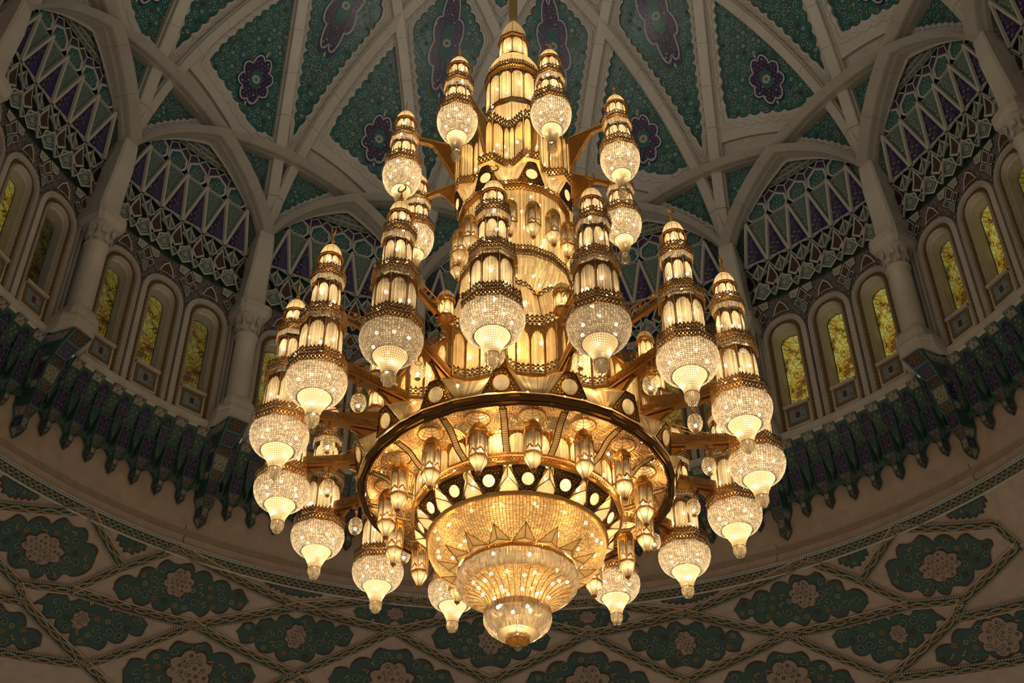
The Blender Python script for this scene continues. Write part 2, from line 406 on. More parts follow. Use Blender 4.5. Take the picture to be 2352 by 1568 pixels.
def window_frame():
    L = [(arch_loop(0, 0, 0, 0, rect=(MW, 23.41, 28.72)), 14.5, 0), (arch_loop(.755, 23.41, 26.95, .86), 14.5, 0), (arch_loop(.745, 23.41, 26.95, .85), 14.36, 0),
         (arch_loop(.68, 23.41, 26.95, .78), 14.32, 0), (arch_loop(.665, 23.41, 26.95, .765), 14.37, 0), (arch_loop(.60, 23.41, 26.95, .69), 14.33, 0), (arch_loop(.585, 23.43, 26.95, .675), 14.42, 0)]
    mb = MB(); mb.grid([[wall_pt(x, z, r) for x, z in lp] for lp, r, _ in L[1:]], 0, closed=True)
    return mb.mesh('window_frame', [STONE])
def ring_between(loops, mats, name):
    mb = MB(); mb.grid([[wall_pt(x, z, r) for x, z in lp] for lp, r in loops], 0, closed=True); return mb.mesh(name, mats)
WF = window_frame()
SPAN = ring_between([(arch_loop(0, 0, 0, 0, rect=(MW, 23.41, 28.72)), 14.5), (arch_loop(.755, 23.41, 26.95, .86), 14.5)], [pbr('spandrel_tile', (0.16, 0.10, 0.07), .5, var=(.06, .07, .09), scale=4)], 'spandrel')
mb = MB(); WS = lambda x, y, h: wall_pt(x, y, 14.5 - h)
arabesque(mb, WS, [(-MW * .98, 27.3), (-MW * .98, 28.65), (MW * .98, 28.65), (MW * .98, 27.3)], .13, random.Random(8), .012, (0, 1, 0), arch_loop(.76, 23.41, 26.95, .88), .1); SPO = mb.mesh('spandrel_scroll', [CREAM, OCHRE])
BORD = ring_between([(arch_loop(.585, 23.43, 26.95, .675), 14.42), (arch_loop(.455, 23.45, 26.95, .53), 14.42)], [BORDER], 'tile_border')
mb = MB()                                                            # studs of the ochre border
lp = arch_loop(.52, 23.44, 26.95, .60, nl=26, nh=18)
for x, z in lp[:26 + 19 + 26]: box(mb, wall_pt(x, z, 14.415), (.035, .02, .035), 0)
STUD = mb.mesh('border_stud', [UMBER])
REV = ring_between([(arch_loop(.455, 23.45, 26.95, .53), 14.42), (arch_loop(.425, 23.47, 26.95, .49), 14.35), (arch_loop(.42, 24.26, 26.95, .48), 14.37), (arch_loop(.385, 24.30, 26.95, .42), 14.50), (arch_loop(.37, 24.33, 26.95, .38, p=2), 14.52), (arch_loop(.355, 24.33, 26.97, .33, p=2), 14.88)], [STONE], 'reveal')
GB = ring_between([(arch_loop(.355, 24.33, 26.97, .33, p=2), 14.86), (arch_loop(.325, 24.35, 26.97, .30, p=2), 14.86)], [pbr('blue_glass_edge', (0.01, 0.10, 0.16), .2)], 'glass_border')
mb = MB(); lp = arch_loop(.335, 24.34, 26.97, .31, p=2); mb.poly([wall_pt(x, z, 14.87) for x, z in lp]); GLASS_ME = None
def stained():
    m, nt, out = new_mat('stained_glass'); e = N(nt, 'ShaderNodeEmission'); tc = N(nt, 'ShaderNodeTexCoord'); oi = N(nt, 'ShaderNodeObjectInfo')
    mp = N(nt, 'ShaderNodeMapping'); mp.inputs['Scale'].default_value = (1, .1, 1)
    nt.links.new(tc.outputs['Object'], mp.inputs['Vector'])
    nz = N(nt, 'ShaderNodeTexNoise'); nz.inputs['Scale'].default_value = 2.2; nz.inputs['Detail'].default_value = 2; nt.links.new(mp.outputs[0], nz.inputs['Vector'])
    n2 = N(nt, 'ShaderNodeTexNoise'); n2.inputs['Scale'].default_value = 17; n2.inputs['Detail'].default_value = 3; n2.inputs['Distortion'].default_value = 1.2; nt.links.new(mp.outputs[0], n2.inputs['Vector'])
    vo = N(nt, 'ShaderNodeTexVoronoi', _feature='DISTANCE_TO_EDGE'); vo.inputs['Scale'].default_value = 3.4; nt.links.new(mp.outputs[0], vo.inputs['Vector'])
    add = N(nt, 'ShaderNodeMath', _operation='ADD'); nt.links.new(nz.outputs[0], add.inputs[0]); nt.links.new(n2.outputs[0], add.inputs[1])
    cr = N(nt, 'ShaderNodeValToRGB'); r = cr.color_ramp; r.elements[0].position = .36; r.elements[0].color = (.10, .022, .003, 1); r.elements[1].position = .72; r.elements[1].color = (.50, .52, .22, 1)
    for p, c in ((.44, (.05, .025, .004, 1)), (.485, (.30, .15, .012, 1)), (.53, (.20, .17, .02, 1)), (.58, (.34, .30, .06, 1)), (.64, (.22, .26, .10, 1))):
        x = r.elements.new(p); x.color = c
    hf = N(nt, 'ShaderNodeMath', _operation='MULTIPLY'); hf.inputs[1].default_value = .5; nt.links.new(add.outputs[0], hf.inputs[0]); nt.links.new(hf.outputs[0], cr.inputs[0])
    ed = N(nt, 'ShaderNodeMapRange'); ed.inputs[1].default_value = 0; ed.inputs[2].default_value = .045; ed.inputs[3].default_value = .25; nt.links.new(vo.outputs[0], ed.inputs[0])
    m1 = N(nt, 'ShaderNodeMix', _data_type='RGBA', _blend_type='MULTIPLY'); m1.inputs[0].default_value = 1; nt.links.new(cr.outputs[0], m1.inputs[6]); nt.links.new(ed.outputs[0], m1.inputs[7])
    m2 = N(nt, 'ShaderNodeMix', _data_type='RGBA', _blend_type='MULTIPLY'); m2.inputs[0].default_value = 1; nt.links.new(m1.outputs[2], m2.inputs[6]); nt.links.new(oi.outputs['Color'], m2.inputs[7])
    nt.links.new(m2.outputs[2], e.inputs[0]); e.inputs[1].default_value = 1.0  # the glass itself glows, in place of light from outside
    gl = N(nt, 'ShaderNodeBsdfGlossy'); gl.inputs['Roughness'].default_value = .12; gl.inputs['Color'].default_value = (.12, .12, .1, 1)
    ad = N(nt, 'ShaderNodeAddShader'); nt.links.new(e.outputs[0], ad.inputs[0]); nt.links.new(gl.outputs[0], ad.inputs[1]); nt.links.new(ad.outputs[0], out.inputs[0]); m.cycles.emission_sampling = 'NONE'; return m
GLM = mb.mesh('glass_pane', [stained()])
mb = MB(); lp = [(-.36, 23.55), (.36, 23.55), (.36, 24.18), (-.36, 24.18)]
WM = lambda x, y, h: wall_pt(x, y, 14.5 - h)
mb.grid([[WM(x, y, .12) for x, y in lp], [WM(x, y, .17) for x, y in lp], [WM(x, y, .17) for x, y in inset_poly(lp, .09)]], 0, closed=True)
q = inset_poly(lp, .09); mb.poly([WM(x, y, .165) for x, y in q], 1); ml = medallion_loop(0, 23.865, .095, .12, 24, .35, 4); fan(mb, WM, ml, 2, .175, (0, 23.865)); ribbon(mb, WM, ml, .008, 3, .18)
arabesque(mb, WM, q, .10, random.Random(3), .175, (3, 3, 2), ml, .3)
TILEP = mb.mesh('tile_panel', [BORDER, BLUE_L, UMBER, CREAM])
mb = MB(); mb.grid([[wall_pt(x, z, r) for x in (-.42, 0, .42)] for z, r in ((24.2, 14.42), (24.2, 14.26), (24.28, 14.26), (24.30, 14.42))], 0); SILL = mb.mesh('window_sill', [STONE])
BR = {-2: .25, -1: .25, 0: .16, 1: .22, 2: .5, 3: .6, 4: 1.0, 5: .62, 6: .6, 7: .5}
BRW = {(-1, 0): .75, (-1, 1): .55, (-1, 2): .07, (0, 0): .30, (0, 1): .42, (0, 2): .30, (1, 0): .62, (1, 1): .5, (-1, 0): .8, (5, 0): .62, (5, 1): .95, (5, 2): .5}
wn = 0
for j in range(-2, 8):
    for i in (0, 1, 2):
        wn += 1; rz = bay_rz(j) - (i - 1) * 2 * MW / RW
        e = obj('window_%d' % wn, None, rz=rz, kind='structure')
        for nm, me in (('frame', WF), ('spandrel', SPAN), ('tile_border', BORD), ('reveal', REV), ('glass_border', GB), ('tile_panel', TILEP), ('window_sill', SILL)): obj(nm, me, e)
        obj('border_stud', STUD, e, kind='stuff'); obj('spandrel_scroll', SPO, e, kind='stuff')
        b = BRW.get((j, i), BR[j]); g = obj('glass_pane', GLM, e); g.color = (b, b, b * (.9 if j < 3 else 1.0), 1)

# --- the rest of the drum wall: strips behind the columns, hidden bays plain
wall_upper = None
mb = MB()
for j in range(NB):
    jj = j if j < 8 else j - 16
    c = -bay_rz(j); h = DA / 2
    spans = [(-h, -3 * MW / RW), (3 * MW / RW, h)] if jj in VIS else [(-h, h)]
    for a, b in spans:
        mb.grid([[pol(14.5, c + a + (b - a) * i / 4, z) for i in range(5)] for z in (23.3, 28.72)], 0)
        if jj in VIS:                                                  # reeded strip beside the column
            for q in range(3):
                a2 = a + (b - a) * (q + .2) / 3.2; b2 = a + (b - a) * (q + .9) / 3.2
                mb.grid([[pol(rr, c + t, z) for rr, t in ((14.5, a2), (14.40, a2 + .002), (14.38, (a2 + b2) / 2), (14.40, b2 - .002), (14.5, b2))] for z in (23.41, 27.9)], 0)
wall_upper = obj('wall_upper', mb.mesh('wall_upper', [STONE]), kind='structure')

# ------------------------------------------------------------------ tiled hoods above the windows
def hood_pt(u, z, h):
    r = 14.46 - 1.05 * max(0, (z - 28.7) / 5.6) ** 2 - h; th = u * DA; return (r * math.sin(th), r * math.cos(th), z)
def v3(a, b, t): return tuple(a[i] + (b[i] - a[i]) * t for i in range(3))
def inset_face(mb, P, fr, mf, mi, motif=None, mm=2, lift=0.0, sc_=1.0):
    """a facet: raised frame mf around a field mi carrying a small motif"""
    n = len(P); c = tuple(sum(p[i] for p in P) / n for i in range(3)); fr = fr * 1.25; Q = [v3(p, c, fr) for p in P]
    nv = (Vector(P[1]) - Vector(P[0])).cross(Vector(P[2]) - Vector(P[0])); nv.normalize()
    if nv.dot(Vector((c[0], c[1], 0))) > 0: nv = -nv
    Q2 = [tuple(Vector(q) - nv * .02) for q in Q]
    mb.add(list(P) + Q + Q2, [(i, (i + 1) % n, n + (i + 1) % n, n + i) for i in range(n)], mf)
    b = len(mb.f); mb.add(Q + Q2, [(i, (i + 1) % n, n + (i + 1) % n, n + i) for i in range(n)], mf); mb.add(Q2, [tuple(range(n))], mi)
    if motif:
        c = Vector(c); up = Vector((0, 0, 1)) - nv * nv.z; up.normalize(); side = up.cross(nv)
        M = lambda x, y, h: tuple(c - nv * (.016 - h) + side * x + up * y)
        q2 = [((Vector(q) - c).dot(side) * .95, (Vector(q) - c).dot(up) * .95) for q in Q]
        big = max(max(abs(x), abs(y)) for x, y in q2); R = min((Vector(Q[i]) + Vector(Q[(i + 1) % n]) - 2 * c).length / 2 for i in range(n))
        if motif == 'hex':
            lp = [(R * .74 * math.cos(t), R * .86 * math.sin(t)) for t in [PI / 6 + i * PI / 3 for i in range(6)]]; ribbon(mb, M, lp, R * .05, mf, .006); flower(mb, M, 0, 0, R * .45, 6, mm, mm, .008)
        else: arabesque(mb, M, q2, MOTIF_SP.get(motif, .11) * sc_, random.Random(int(big * 1e4)), .006, (mm, mm, mm), None, .16)
MOTIF_SP = {'flower': .13, 'leaf': .085, 'scroll': .11}
HC = 1 / 7.0
def hood_tile(P, mats, motif, fr=.2, sc_=1.0):
    mb = MB(); inset_face(mb, [hood_pt(*p) for p in P], fr, 0, 1, motif, 2, sc_=sc_); return mb.mesh('tile', mats)
tiles = []
W_, SG, NV, TL = [CREAM, SAGE, CREAM], [CREAM, SAGE, CREAM], [CREAM, NAVY, OCHRE], [STONE, TEAL, CREAM]
z1, z2, z3, z4 = 28.72, 29.35, 30.15, 31.7
H1, H2, H3, H4 = .10, .26, .14, .34
mult = [i * HC for i in range(-4, 5)]; half = [(i + .5) * HC for i in range(-4, 4)]
beams = MB()
def beam(p, q, wd=.030, lift=.05, mat=0):
    a, b = Vector(hood_pt(*p)), Vector(hood_pt(*q)); d = (b - a).normalized(); n = Vector((-a.x, -a.y, 0)).normalized(); s = d.cross(n).normalized()
    V = [a + s * wd, a + s * wd * .6 + n * lift, a - s * wd * .6 + n * lift, a - s * wd, b + s * wd, b + s * wd * .6 + n * lift, b - s * wd * .6 + n * lift, b - s * wd]
    beams.add([tuple(v) for v in V], [(0, 1, 5, 4), (1, 2, 6, 5), (2, 3, 7, 6)], mat)
def star(p, R=.075, mat=1):
    c = Vector(hood_pt(p[0], p[1], p[2] + .07)); x = Vector((math.cos(p[0] * DA), -math.sin(p[0] * DA), 0)); pts = []
    for i in range(10): t = PI / 2 + i * PI / 5; r = R if i % 2 == 0 else R * .5; pts.append(tuple(c + x * r * math.cos(t) + Vector((0, 0, 1)) * r * math.sin(t)))
    beams.poly(pts, mat)
for u in half:
    c = HC
    tiles.append(hood_tile([(u, z2 - .04, H2), (u - .34 * c, z2 - .16, .2), (u - .34 * c, z1 + .18, .12), (u, z1 + .0, .08), (u + .34 * c, z1 + .18, .12), (u + .34 * c, z2 - .16, .2)], SG, 'hex', .16))
    tiles.append(hood_tile([(u, z2 + .06, H2), (u - .36 * c, z2 + .42, .14), (u, z3 + .12, .06), (u + .36 * c, z2 + .42, .14)], SG, 'leaf', .24))
    tiles.append(hood_tile([(u, z4 - .08, H4), (u - .46 * c, z3 + .12, H3), (u, z3 + .20, .05), (u + .46 * c, z3 + .12, H3)], NV, 'scroll', .10, 1.6))
    star((u, z2, H2)); star((u, z4, H4))
    for du in (-.5, .5):
        beam((u, z4, H4), (u + du * c, z3, H3), .062, .08); beam((u, z2, H2), (u + du * c, z3, H3), .024); beam((u, z2, H2), (u + du * c, z1, H1), .024)
        beam((u, z3 + .18, .08), (u + du * c, z3, H3), .022)
    beam((u, z2, H2), (u, z3 + .15, .06), .02)
for u in mult:
    c = HC
    tiles.append(hood_tile([(u, z3 - .06, H3), (u - .22 * c, z2 + .25, .12), (u - .3 * c, z2 - .02, .18), (u, z2 - .2, .10), (u + .3 * c, z2 - .02, .18), (u + .22 * c, z2 + .25, .12)], [CREAM, UMBER, OCHRE], 'flower', .2))
    tiles.append(hood_tile([(u, z2 - .22, .10), (u - .26 * c, z2 - .36, .1), (u, z1 + .02, H1), (u + .26 * c, z2 - .36, .1)], [CREAM, TEAL, CREAM], 'leaf', .2))
    tiles.append(hood_tile([(u, z3 + .1, H3 - .04), (u - .46 * c, z4 - .02, H4 - .06), (u - .3 * c, z4 + .08, .2), (u + .3 * c, z4 + .08, .2), (u + .46 * c, z4 - .02, H4 - .06)], SG, 'scroll', .08, 1.2))
    tiles.append(hood_tile([(u - .3 * c, z4 + .1, .2), (u - .47 * c, z4 + .3, .16), (u - .42 * c, z4 + .68, .1), (u, z4 + .9, .08), (u + .42 * c, z4 + .68, .1), (u + .47 * c, z4 + .3, .16), (u + .3 * c, z4 + .1, .2)], TL, 'flower', .14))
    star((u, z3, H3))
    for s_ in (-1, 1): tiles.append(hood_tile([(u + s_ * .5 * c, z4 + .3, .16), (u + s_ * .44 * c, z4 + .7, .10), (u, z4 + .93, .07), (u + s_ * .2 * c, z4 + 1.12, .05), (u + s_ * .5 * c, z4 + 1.0, .05)], NV, 'leaf', .12))
for sx in (-1.5, -.5, .5, 1.5):
    u0 = sx * 2 * MW / RW / DA; k_ = .088
    for P in ([(0, 28.05), (-.38, 28.3), (0, 28.66), (.38, 28.3)], [(0, 27.55), (-.22, 27.8), (0, 28.03), (.22, 27.8)]):
        tiles.append(hood_tile([(u0 + x * k_ * (.98 if abs(sx) < 1 else .8), z, .02) for x, z in P], [CREAM, BLUE_L if len(tiles) % 2 else UMBER, OCHRE], 'leaf', .18))
    for sg in (-1, 1):
        tiles.append(hood_tile([(u0 + sg * .06 * k_, 28.02, .02), (u0 + sg * .40 * k_, 28.26, .02), (u0 + sg * .62 * k_, 28.10, .02), (u0 + sg * .26 * k_, 27.84, .02)], [CREAM, NAVY if sg > 0 else TEAL, OCHRE], 'leaf', .18))
        tiles.append(hood_tile([(u0 + sg * .06 * k_, 28.68, .02), (u0 + sg * .42 * k_, 28.34, .02), (u0 + sg * .8 * k_, 28.40, .02), (u0 + sg * .8 * k_, 28.68, .02)], [CREAM, CREAM, UMBER], 'leaf', .16))
for sx in (-1, 0, 1):
    u0 = sx * 2 * MW / RW / DA
    tiles.append(hood_tile([(u0 - .05, 27.98, .01), (u0, 28.05, .01), (u0 + .05, 27.98, .01), (u0 + .03, 28.3, .03), (u0, 28.5, .03), (u0 - .03, 28.3, .03)], [STONE, UMBER, OCHRE], 'leaf', .16))
for r_ in range(6):
    zz = z4 + 1.14 + r_ * .18; k = 5
    for i in range(-k, k + 1):
        u0 = i * HC / 3.1
        tiles.append(hood_tile([(u0 - .145 * HC, zz, .04), (u0 + .145 * HC, zz, .04), (u0 + .145 * HC, zz + .18, .04), (u0 - .145 * HC, zz + .18, .04)], [CREAM, SAGE, OCHRE], 'leaf', .14))
BEAMS = beams.mesh('tile_ridge', [CREAM, NAVY])
mb = MB(); mb.grid([[hood_pt(-.5 + i / 12, 28.2 + k * .45, -.12) for i in range(13)] for k in range(15)], 0, flip=True); HB = mb.mesh('tiled_hood', [TEAL_D])
for j in VIS:
    hd = obj('tiled_hood', HB, wall_upper, rz=bay_rz(j)); obj('tile_ridge', BEAMS, hd)
    vis_tiles = tiles if j in (-1, 0, 1, 4, 5, 6) else tiles[:0]
    if j in (-1, 0, 1, 4, 5):
        for t in tiles: obj('tile', t, hd)
    else:
        if 'JT' not in globals():
            JM = MB()
            mats_all = [CREAM, SAGE, STONE, NAVY, OCHRE, TEAL, UMBER, BLUE_L]
            for t in tiles:
                ms = [mats_all.index(m) for m in t.materials]; b = JM.n
                JM.v += [tuple(v.co) for v in t.vertices]; JM.n += len(t.vertices)
                for p in t.polygons: JM.f.append(tuple(b + i for i in p.vertices)); JM.m.append(ms[p.material_index])
            JT = JM.mesh('tiles', mats_all)
        obj('tile_field', JT, hd, kind='stuff')

# ------------------------------------------------------------------ columns
def sq_prism(mb, secs, mat=0, bev=.25):
    """stack of chamfered-square sections (z, half width, y centre, half depth)"""
    rows = []
    for z, w_, yc, d in secs:
        b = bev * min(w_, d); rows.append([(-w_, yc + d, z), (-w_, yc - d + b, z), (-w_ + b, yc - d, z), (w_ - b, yc - d, z), (w_, yc - d + b, z), (w_, yc + d, z)])
    mb.grid(rows, mat, closed=True, flip=True); mb.poly(rows[-1], mat); mb.poly(rows[0][::-1], mat)
CYC = 13.98
def shifted(prof, n, ph=0):
    m = MB(); lathe(m, prof, n, 0, ph); m.v = [(x, y + CYC, z) for x, y, z in m.v]; return m
SH = shifted([(.335, 24.2), (.33, 25.2), (.315, 26.6), (.36, 26.62), (.37, 26.66), (.36, 26.70), (.30, 26.72)], 28).mesh('shaft', [STONE_G], True)
mb = MB()
rows = []
for z, r, am in ((26.70, .30, 0), (26.85, .31, .02), (27.0, .35, .05), (27.2, .40, .03), (27.36, .46, .0)):
    rows.append([((r + am * math.cos(8 * t)) * math.cos(t), CYC + (r + am * math.cos(8 * t)) * math.sin(t), z) for t in [2 * PI * i / 48 for i in range(48)]])
mb.grid(rows, 0, closed=True)
for i in range(8):
    t = 2 * PI * i / 8; c, s = math.cos(t), math.sin(t)
    for zz, sz in ((26.88, .1), (27.12, .12)):
        t2 = t + (PI / 8 if zz > 27 else 0); c, s = math.cos(t2), math.sin(t2); R = .36 + (zz - 26.8) * .25
        pts = [(-.6, -1), (.6, -1), (.8, 0), (0, 1.3), (-.8, 0)]; mb.poly([((R + .05 * (y > .5)) * c - x * sz * s, CYC + (R + .05 * (y > .5)) * s + x * sz * c, zz + y * sz) for x, y in pts], 0)
CAP = mb.mesh('capital', [STONE])
mb = MB(); sq_prism(mb, [(27.36, .44, 14.0, .46), (27.5, .50, 14.0, .52), (27.56, .53, 14.0, .56), (27.80, .53, 14.0, .56), (27.86, .48, 14.0, .50)]); BLK = mb.mesh('impost_block', [STONE])
mb = MB(); sq_prism(mb, [(23.72, .50, 14.0, .52), (23.95, .48, 14.0, .50), (23.98, .42, 14.0, .44), (24.12, .40, 14.0, .42), (24.2, .36, 14.0, .38)]); PLN = mb.mesh('plinth', [STONE])
mb = MB(); sq_prism(mb, [(27.86, .40, 14.2, .44), (28.6, .36, 14.2, .46), (29.4, .33, 14.2, .54), (30.0, .33, 14.2, .60), (31.0, .26, 14.1, .50)], bev=.2); PIER = mb.mesh('pier', [STONE_G])
PLACE = {-2: 'off the left edge of the vault, mostly out of sight', -1: 'at the far left edge beside the leftmost window', 0: 'between the two left bays, standing highest on the left side', 1: 'on the left beside the chandelier lanterns, third window to its left',
         2: 'hidden behind the left half of the chandelier', 3: 'hidden behind the right half of the chandelier', 4: 'just right of the chandelier, its impost peeping past a lantern', 5: 'on the right side between the two right window groups', 6: 'at the far right edge beyond the last windows', 7: 'beyond the right edge of the drum'}
for j in range(-1, 7):
    e = obj('column', None, rz=col_rz(j)); e['kind'] = 'structure'; e['label'] = 'round pale stone wall column with leafy capital ' + PLACE[j]; e['category'] = 'column'; e['group'] = 'columns between the window bays'
    for nm, me in (('shaft', SH), ('capital', CAP), ('impost_block', BLK), ('plinth', PLN)): obj(nm, me, e)
for j in range(-4, 9): obj('pier', PIER, ceiling, rz=col_rz(j))

# ------------------------------------------------------------------ cornice with a ledge round every column
mb = MB()
cor = [(0.12, 23.42), (.02, 23.43), (-.03, 23.38), (-.03, 23.27), (.02, 23.24), (.02, 23.14), (.10, 23.08), (.6, 23.02)]
ped = [(-.95, 0), (-.62, -.0), (-.60, -.45), (-.36, -.78), (.36, -.78), (.60, -.45), (.62, 0), (.95, 0)]
rows = []
for off, z in cor:
    row = []
    for j in range(NB):
        a = -col_rz(j); drop = .30
        for x, d in ped:
            f = 1 if d < -.01 else 0; th = a + x * (1 + (off * -.25 if f else 0)) / 14.3
            row.append(pol(14.30 + d + off * (.75 if f else 1), th, z + (.32 if f else 0) - (0.10 if f and z < 23.1 else 0)))
        for i in range(1, 6): row.append(pol(14.30 + off, a + .95 / 14.3 + (DA - 1.9 / 14.3) * i / 6, z))
    rows.append(row)
mb.grid(rows, 0, closed=True, flip=False)
top = rows[1]; mb.grid([[(p[0] * 14.6 / math.hypot(p[0], p[1]), p[1] * 14.6 / math.hypot(p[0], p[1]), p[2]) for p in top], top], 0, closed=True)
obj('trim_1', mb.mesh('trim_1', [STONE]), kind='structure')

# ------------------------------------------------------------------ tiled stalactite frieze
MU = DA / 8
TEAL_F = pbr('frieze_teal', (0.05, 0.13, 0.12), .3, var=(.035, .09, .085), scale=4, coat=.4)
CREAM_F = pbr('frieze_cream', (0.34, 0.31, 0.24), .35)
def muq(secs, ang0, scale, rb, mats):
    mb = MB(); rows = []
    for z, w_, d in secs:
        q = [(-w_, 0), (-w_ * .55, d), (w_ * .55, d), (w_, 0)]
        rows.append([pol(rb(z) - dd, ang0 + x / 14.9, z) for x, dd in q])
    sch = [(0, 1, 1, 'leaf'), (0, 4, 5, 'scroll'), (2, 3, 1, 'leaf'), (2, 4, 6, 'flower'), (0, 2, 3, 'leaf')]
    for i in range(len(rows) - 1):
        for k in range(3):
            P = [rows[i][k], rows[i][k + 1], rows[i + 1][k + 1], rows[i + 1][k]]
            if math.dist(P[0], P[1]) < .02: P = P[1:]
            if len(P) == 4 and math.dist(P[2], P[3]) < .02: P = P[:3]
            mt = [(4, 0), (0, 3), (4, 0)][k] if i % 2 == 0 else [(1, 5), (4, 0), (1, 5)][k] if i % 4 == 1 else [(2, 0), (1, 5), (2, 0)][k]
            inset_face(mb, P, .16, 2 if i % 3 else 6, mt[0], 'scroll', mt[1], sc_=1.1)
    return mb
rb = lambda z: 15.27 - .11 * (z - 20.4)
MATS = [CREAM, NAVY, TEAL, OCHRE, CREAM, OCHRE, TEAL_D]
MATS = [UMBER, NAVY, TEAL_F, OCHRE, CREAM_F, OCHRE, TEAL_D]
def facets(secs, pal, ang0=0.0, fmat=2):
    mb = MB(); rows = []
    for z, w_, d in secs:
        rows.append([pol(rb(z) - dd, ang0 + x / 14.9, z) for x, dd in [(-w_, 0 if d < .35 else d * .45), (-w_ * .5, d), (w_ * .5, d), (w_, 0 if d < .35 else d * .45)]])
    for i in range(len(rows) - 1):
        for k in range(3):
            P = [rows[i][k], rows[i][k + 1], rows[i + 1][k + 1], rows[i + 1][k]]
            if math.dist(P[0], P[1]) < .02: P = P[1:]
            if len(P) == 4 and math.dist(P[2], P[3]) < .02: P = P[:3]
            mi, mo = pal[i][1 if k == 1 else 0]; inset_face(mb, P, .12, fmat, mi, 'scroll', mo, sc_=1.25)
    return mb
cr, nv_, tl_, oc, um, td = 4, 1, 2, 3, 0, 6
Bk = facets([(20.92, .005, .02), (21.12, .15, .24), (21.38, .14, .22), (21.60, .34, .34), (22.28, .355, .40)], [((um, cr), (um, cr)), ((td, oc), (cr, um)), ((td, cr), (um, cr)), ((td, um), (nv_, oc))]).mesh('stalactite_block', MATS)
Tk = facets([(22.22, .10, .40), (22.50, .28, .46), (22.92, .357, .54), (23.12, .358, .70)], [((cr, um), (tl_, um)), ((cr, um), (td, cr)), ((cr, um), (cr, um))]).mesh('fan_block', MATS)
Lk = facets([(21.66, .02, .34), (22.0, .18, .38), (22.30, .24, .42), (22.72, .32, .50), (23.02, .12, .58)], [((td, cr), (td, cr)), ((td, cr), (tl_, um)), ((nv_, oc), (nv_, oc)), ((nv_, oc), (nv_, oc))]).mesh('lunette_block', MATS)
Ck = muq([(20.42, .005, .05), (20.66, .19, .30), (21.0, .18, .28), (21.25, .30, .45), (21.75, .33, .52), (21.95, .42, .62), (22.5, .48, .72), (22.72, .40, .80), (23.0, .52, 1.15), (23.22, .60, 1.5)], 0, 1, rb, MATS).mesh('corner_stalactite', MATS)
mb = MB(); lathe(mb, [(15.05, 21.5), (14.82, 22.25), (14.50, 22.9), (14.38, 23.1)], 128, 0); FZ = mb.mesh('frieze_ground', [TEAL_D], True)
mb = MB(); lathe(mb, [(15.37, 19.80), (15.30, 20.6), (15.22, 21.4), (15.05, 22.2), (14.95, 23.05)], 128, 0); 
wall_middle = obj('wall_middle', mb.mesh('wall_middle', [BUFF], True), kind='structure')
mb = MB(); lathe(mb, [(15.345, 20.12), (15.315, 20.13), (15.300, 20.29), (15.32, 20.30)], 128, 0); obj('stone_course', mb.mesh('stone_course', [BUFF2]), wall_middle)
obj('frieze_ground', FZ, wall_middle)
for j in range(-2, 8):
    obj('corner_stalactite', Ck, wall_middle, rz=col_rz(j))
    for i in range(1, 8): obj('stalactite_block', Bk, wall_middle, rz=col_rz(j) - i * MU)
    for i in range(1, 8):
        obj('fan_block', Tk, wall_middle, rz=col_rz(j) - (i) * MU)
    for i in range(8): obj('lunette_block', Lk, wall_middle, rz=col_rz(j) - (i + .5) * MU)
mb = MB(); rng = random.Random(5)
for ph in (-38.0, -78, 7, 29.5, 52.5):
    a = math.radians(ph); pts = [(a + .004 * rng.uniform(-1, 1) + .0 * i, 20.45 - .65 * i / 6) for i in range(7)]
    mb.grid([[pol(15.29 + .075 * (20.7 - z) - .012, t + dx, z) for t, z in pts] for dx in (-.0006, .0006)], 0)
obj('wall_crack', mb.mesh('wall_crack', [UMBER]), wall_middle, kind='stuff')

# ------------------------------------------------------------------ lower vault with braided bands and tiled cartouches
CREAM_D = pbr('dull_cream_glaze', (0.26, 0.25, 0.18), .45)
MED_C = pbr('blush_glaze', (0.36, 0.27, 0.21), .5)
RREF, KX = 16.3, DA * 16.3
PHC = PHI0 + 2.5 * DA
def low_pt(x, s, h):
    th = x / RREF; r = 15.37 + (s - h) * .7071; return (r * math.sin(th), r * math.cos(th), 19.8 - (s + h) * .7071)
mb = MB(); mb.grid([[low_pt(x, s, 0) for s in np.linspace(0, 9, 10)] for x in np.linspace(-PI * RREF * .62, PI * RREF * .62, 81)], 0)
wall_lower = obj('wall_lower', mb.mesh('wall_lower', [BUFF], True), rz=-PHC, kind='structure')
K = {'n1': (-1.56, .07), 'n2': (-2.02, .10), 'n3': (-1.76, 1.12), 'n4': (-1.91, 2.2), 'n7': (-2.12, 2.6), 'n8': (-2.05, 3.0), 'n5': (-1.355, 2.03), 'n6': (-1.70, 4.0), 'n9': (-.935, .80),
     'n10': (-.46, 1.1), 'n11': (-.865, 2.82), 'r1': (-.47, .07), 'n16': (0, .22), 'n17': (0, 2.45), 'lh': (-2.42, 1.13), 'lx': (-2.45, 1.9), 'n18': (-.43, 4.6), 'n19': (-1.28, 5.3), 'n20': (-2.35, 4.9), 'lw': (-2.6, 3.6), 'lv': (-2.62, .08), 'bt': (0, 5.6),
     'mb': (0, .07), 'm10': (.46, 1.1)}
K = {k: (a * KX, s) for k, (a, s) in K.items()}
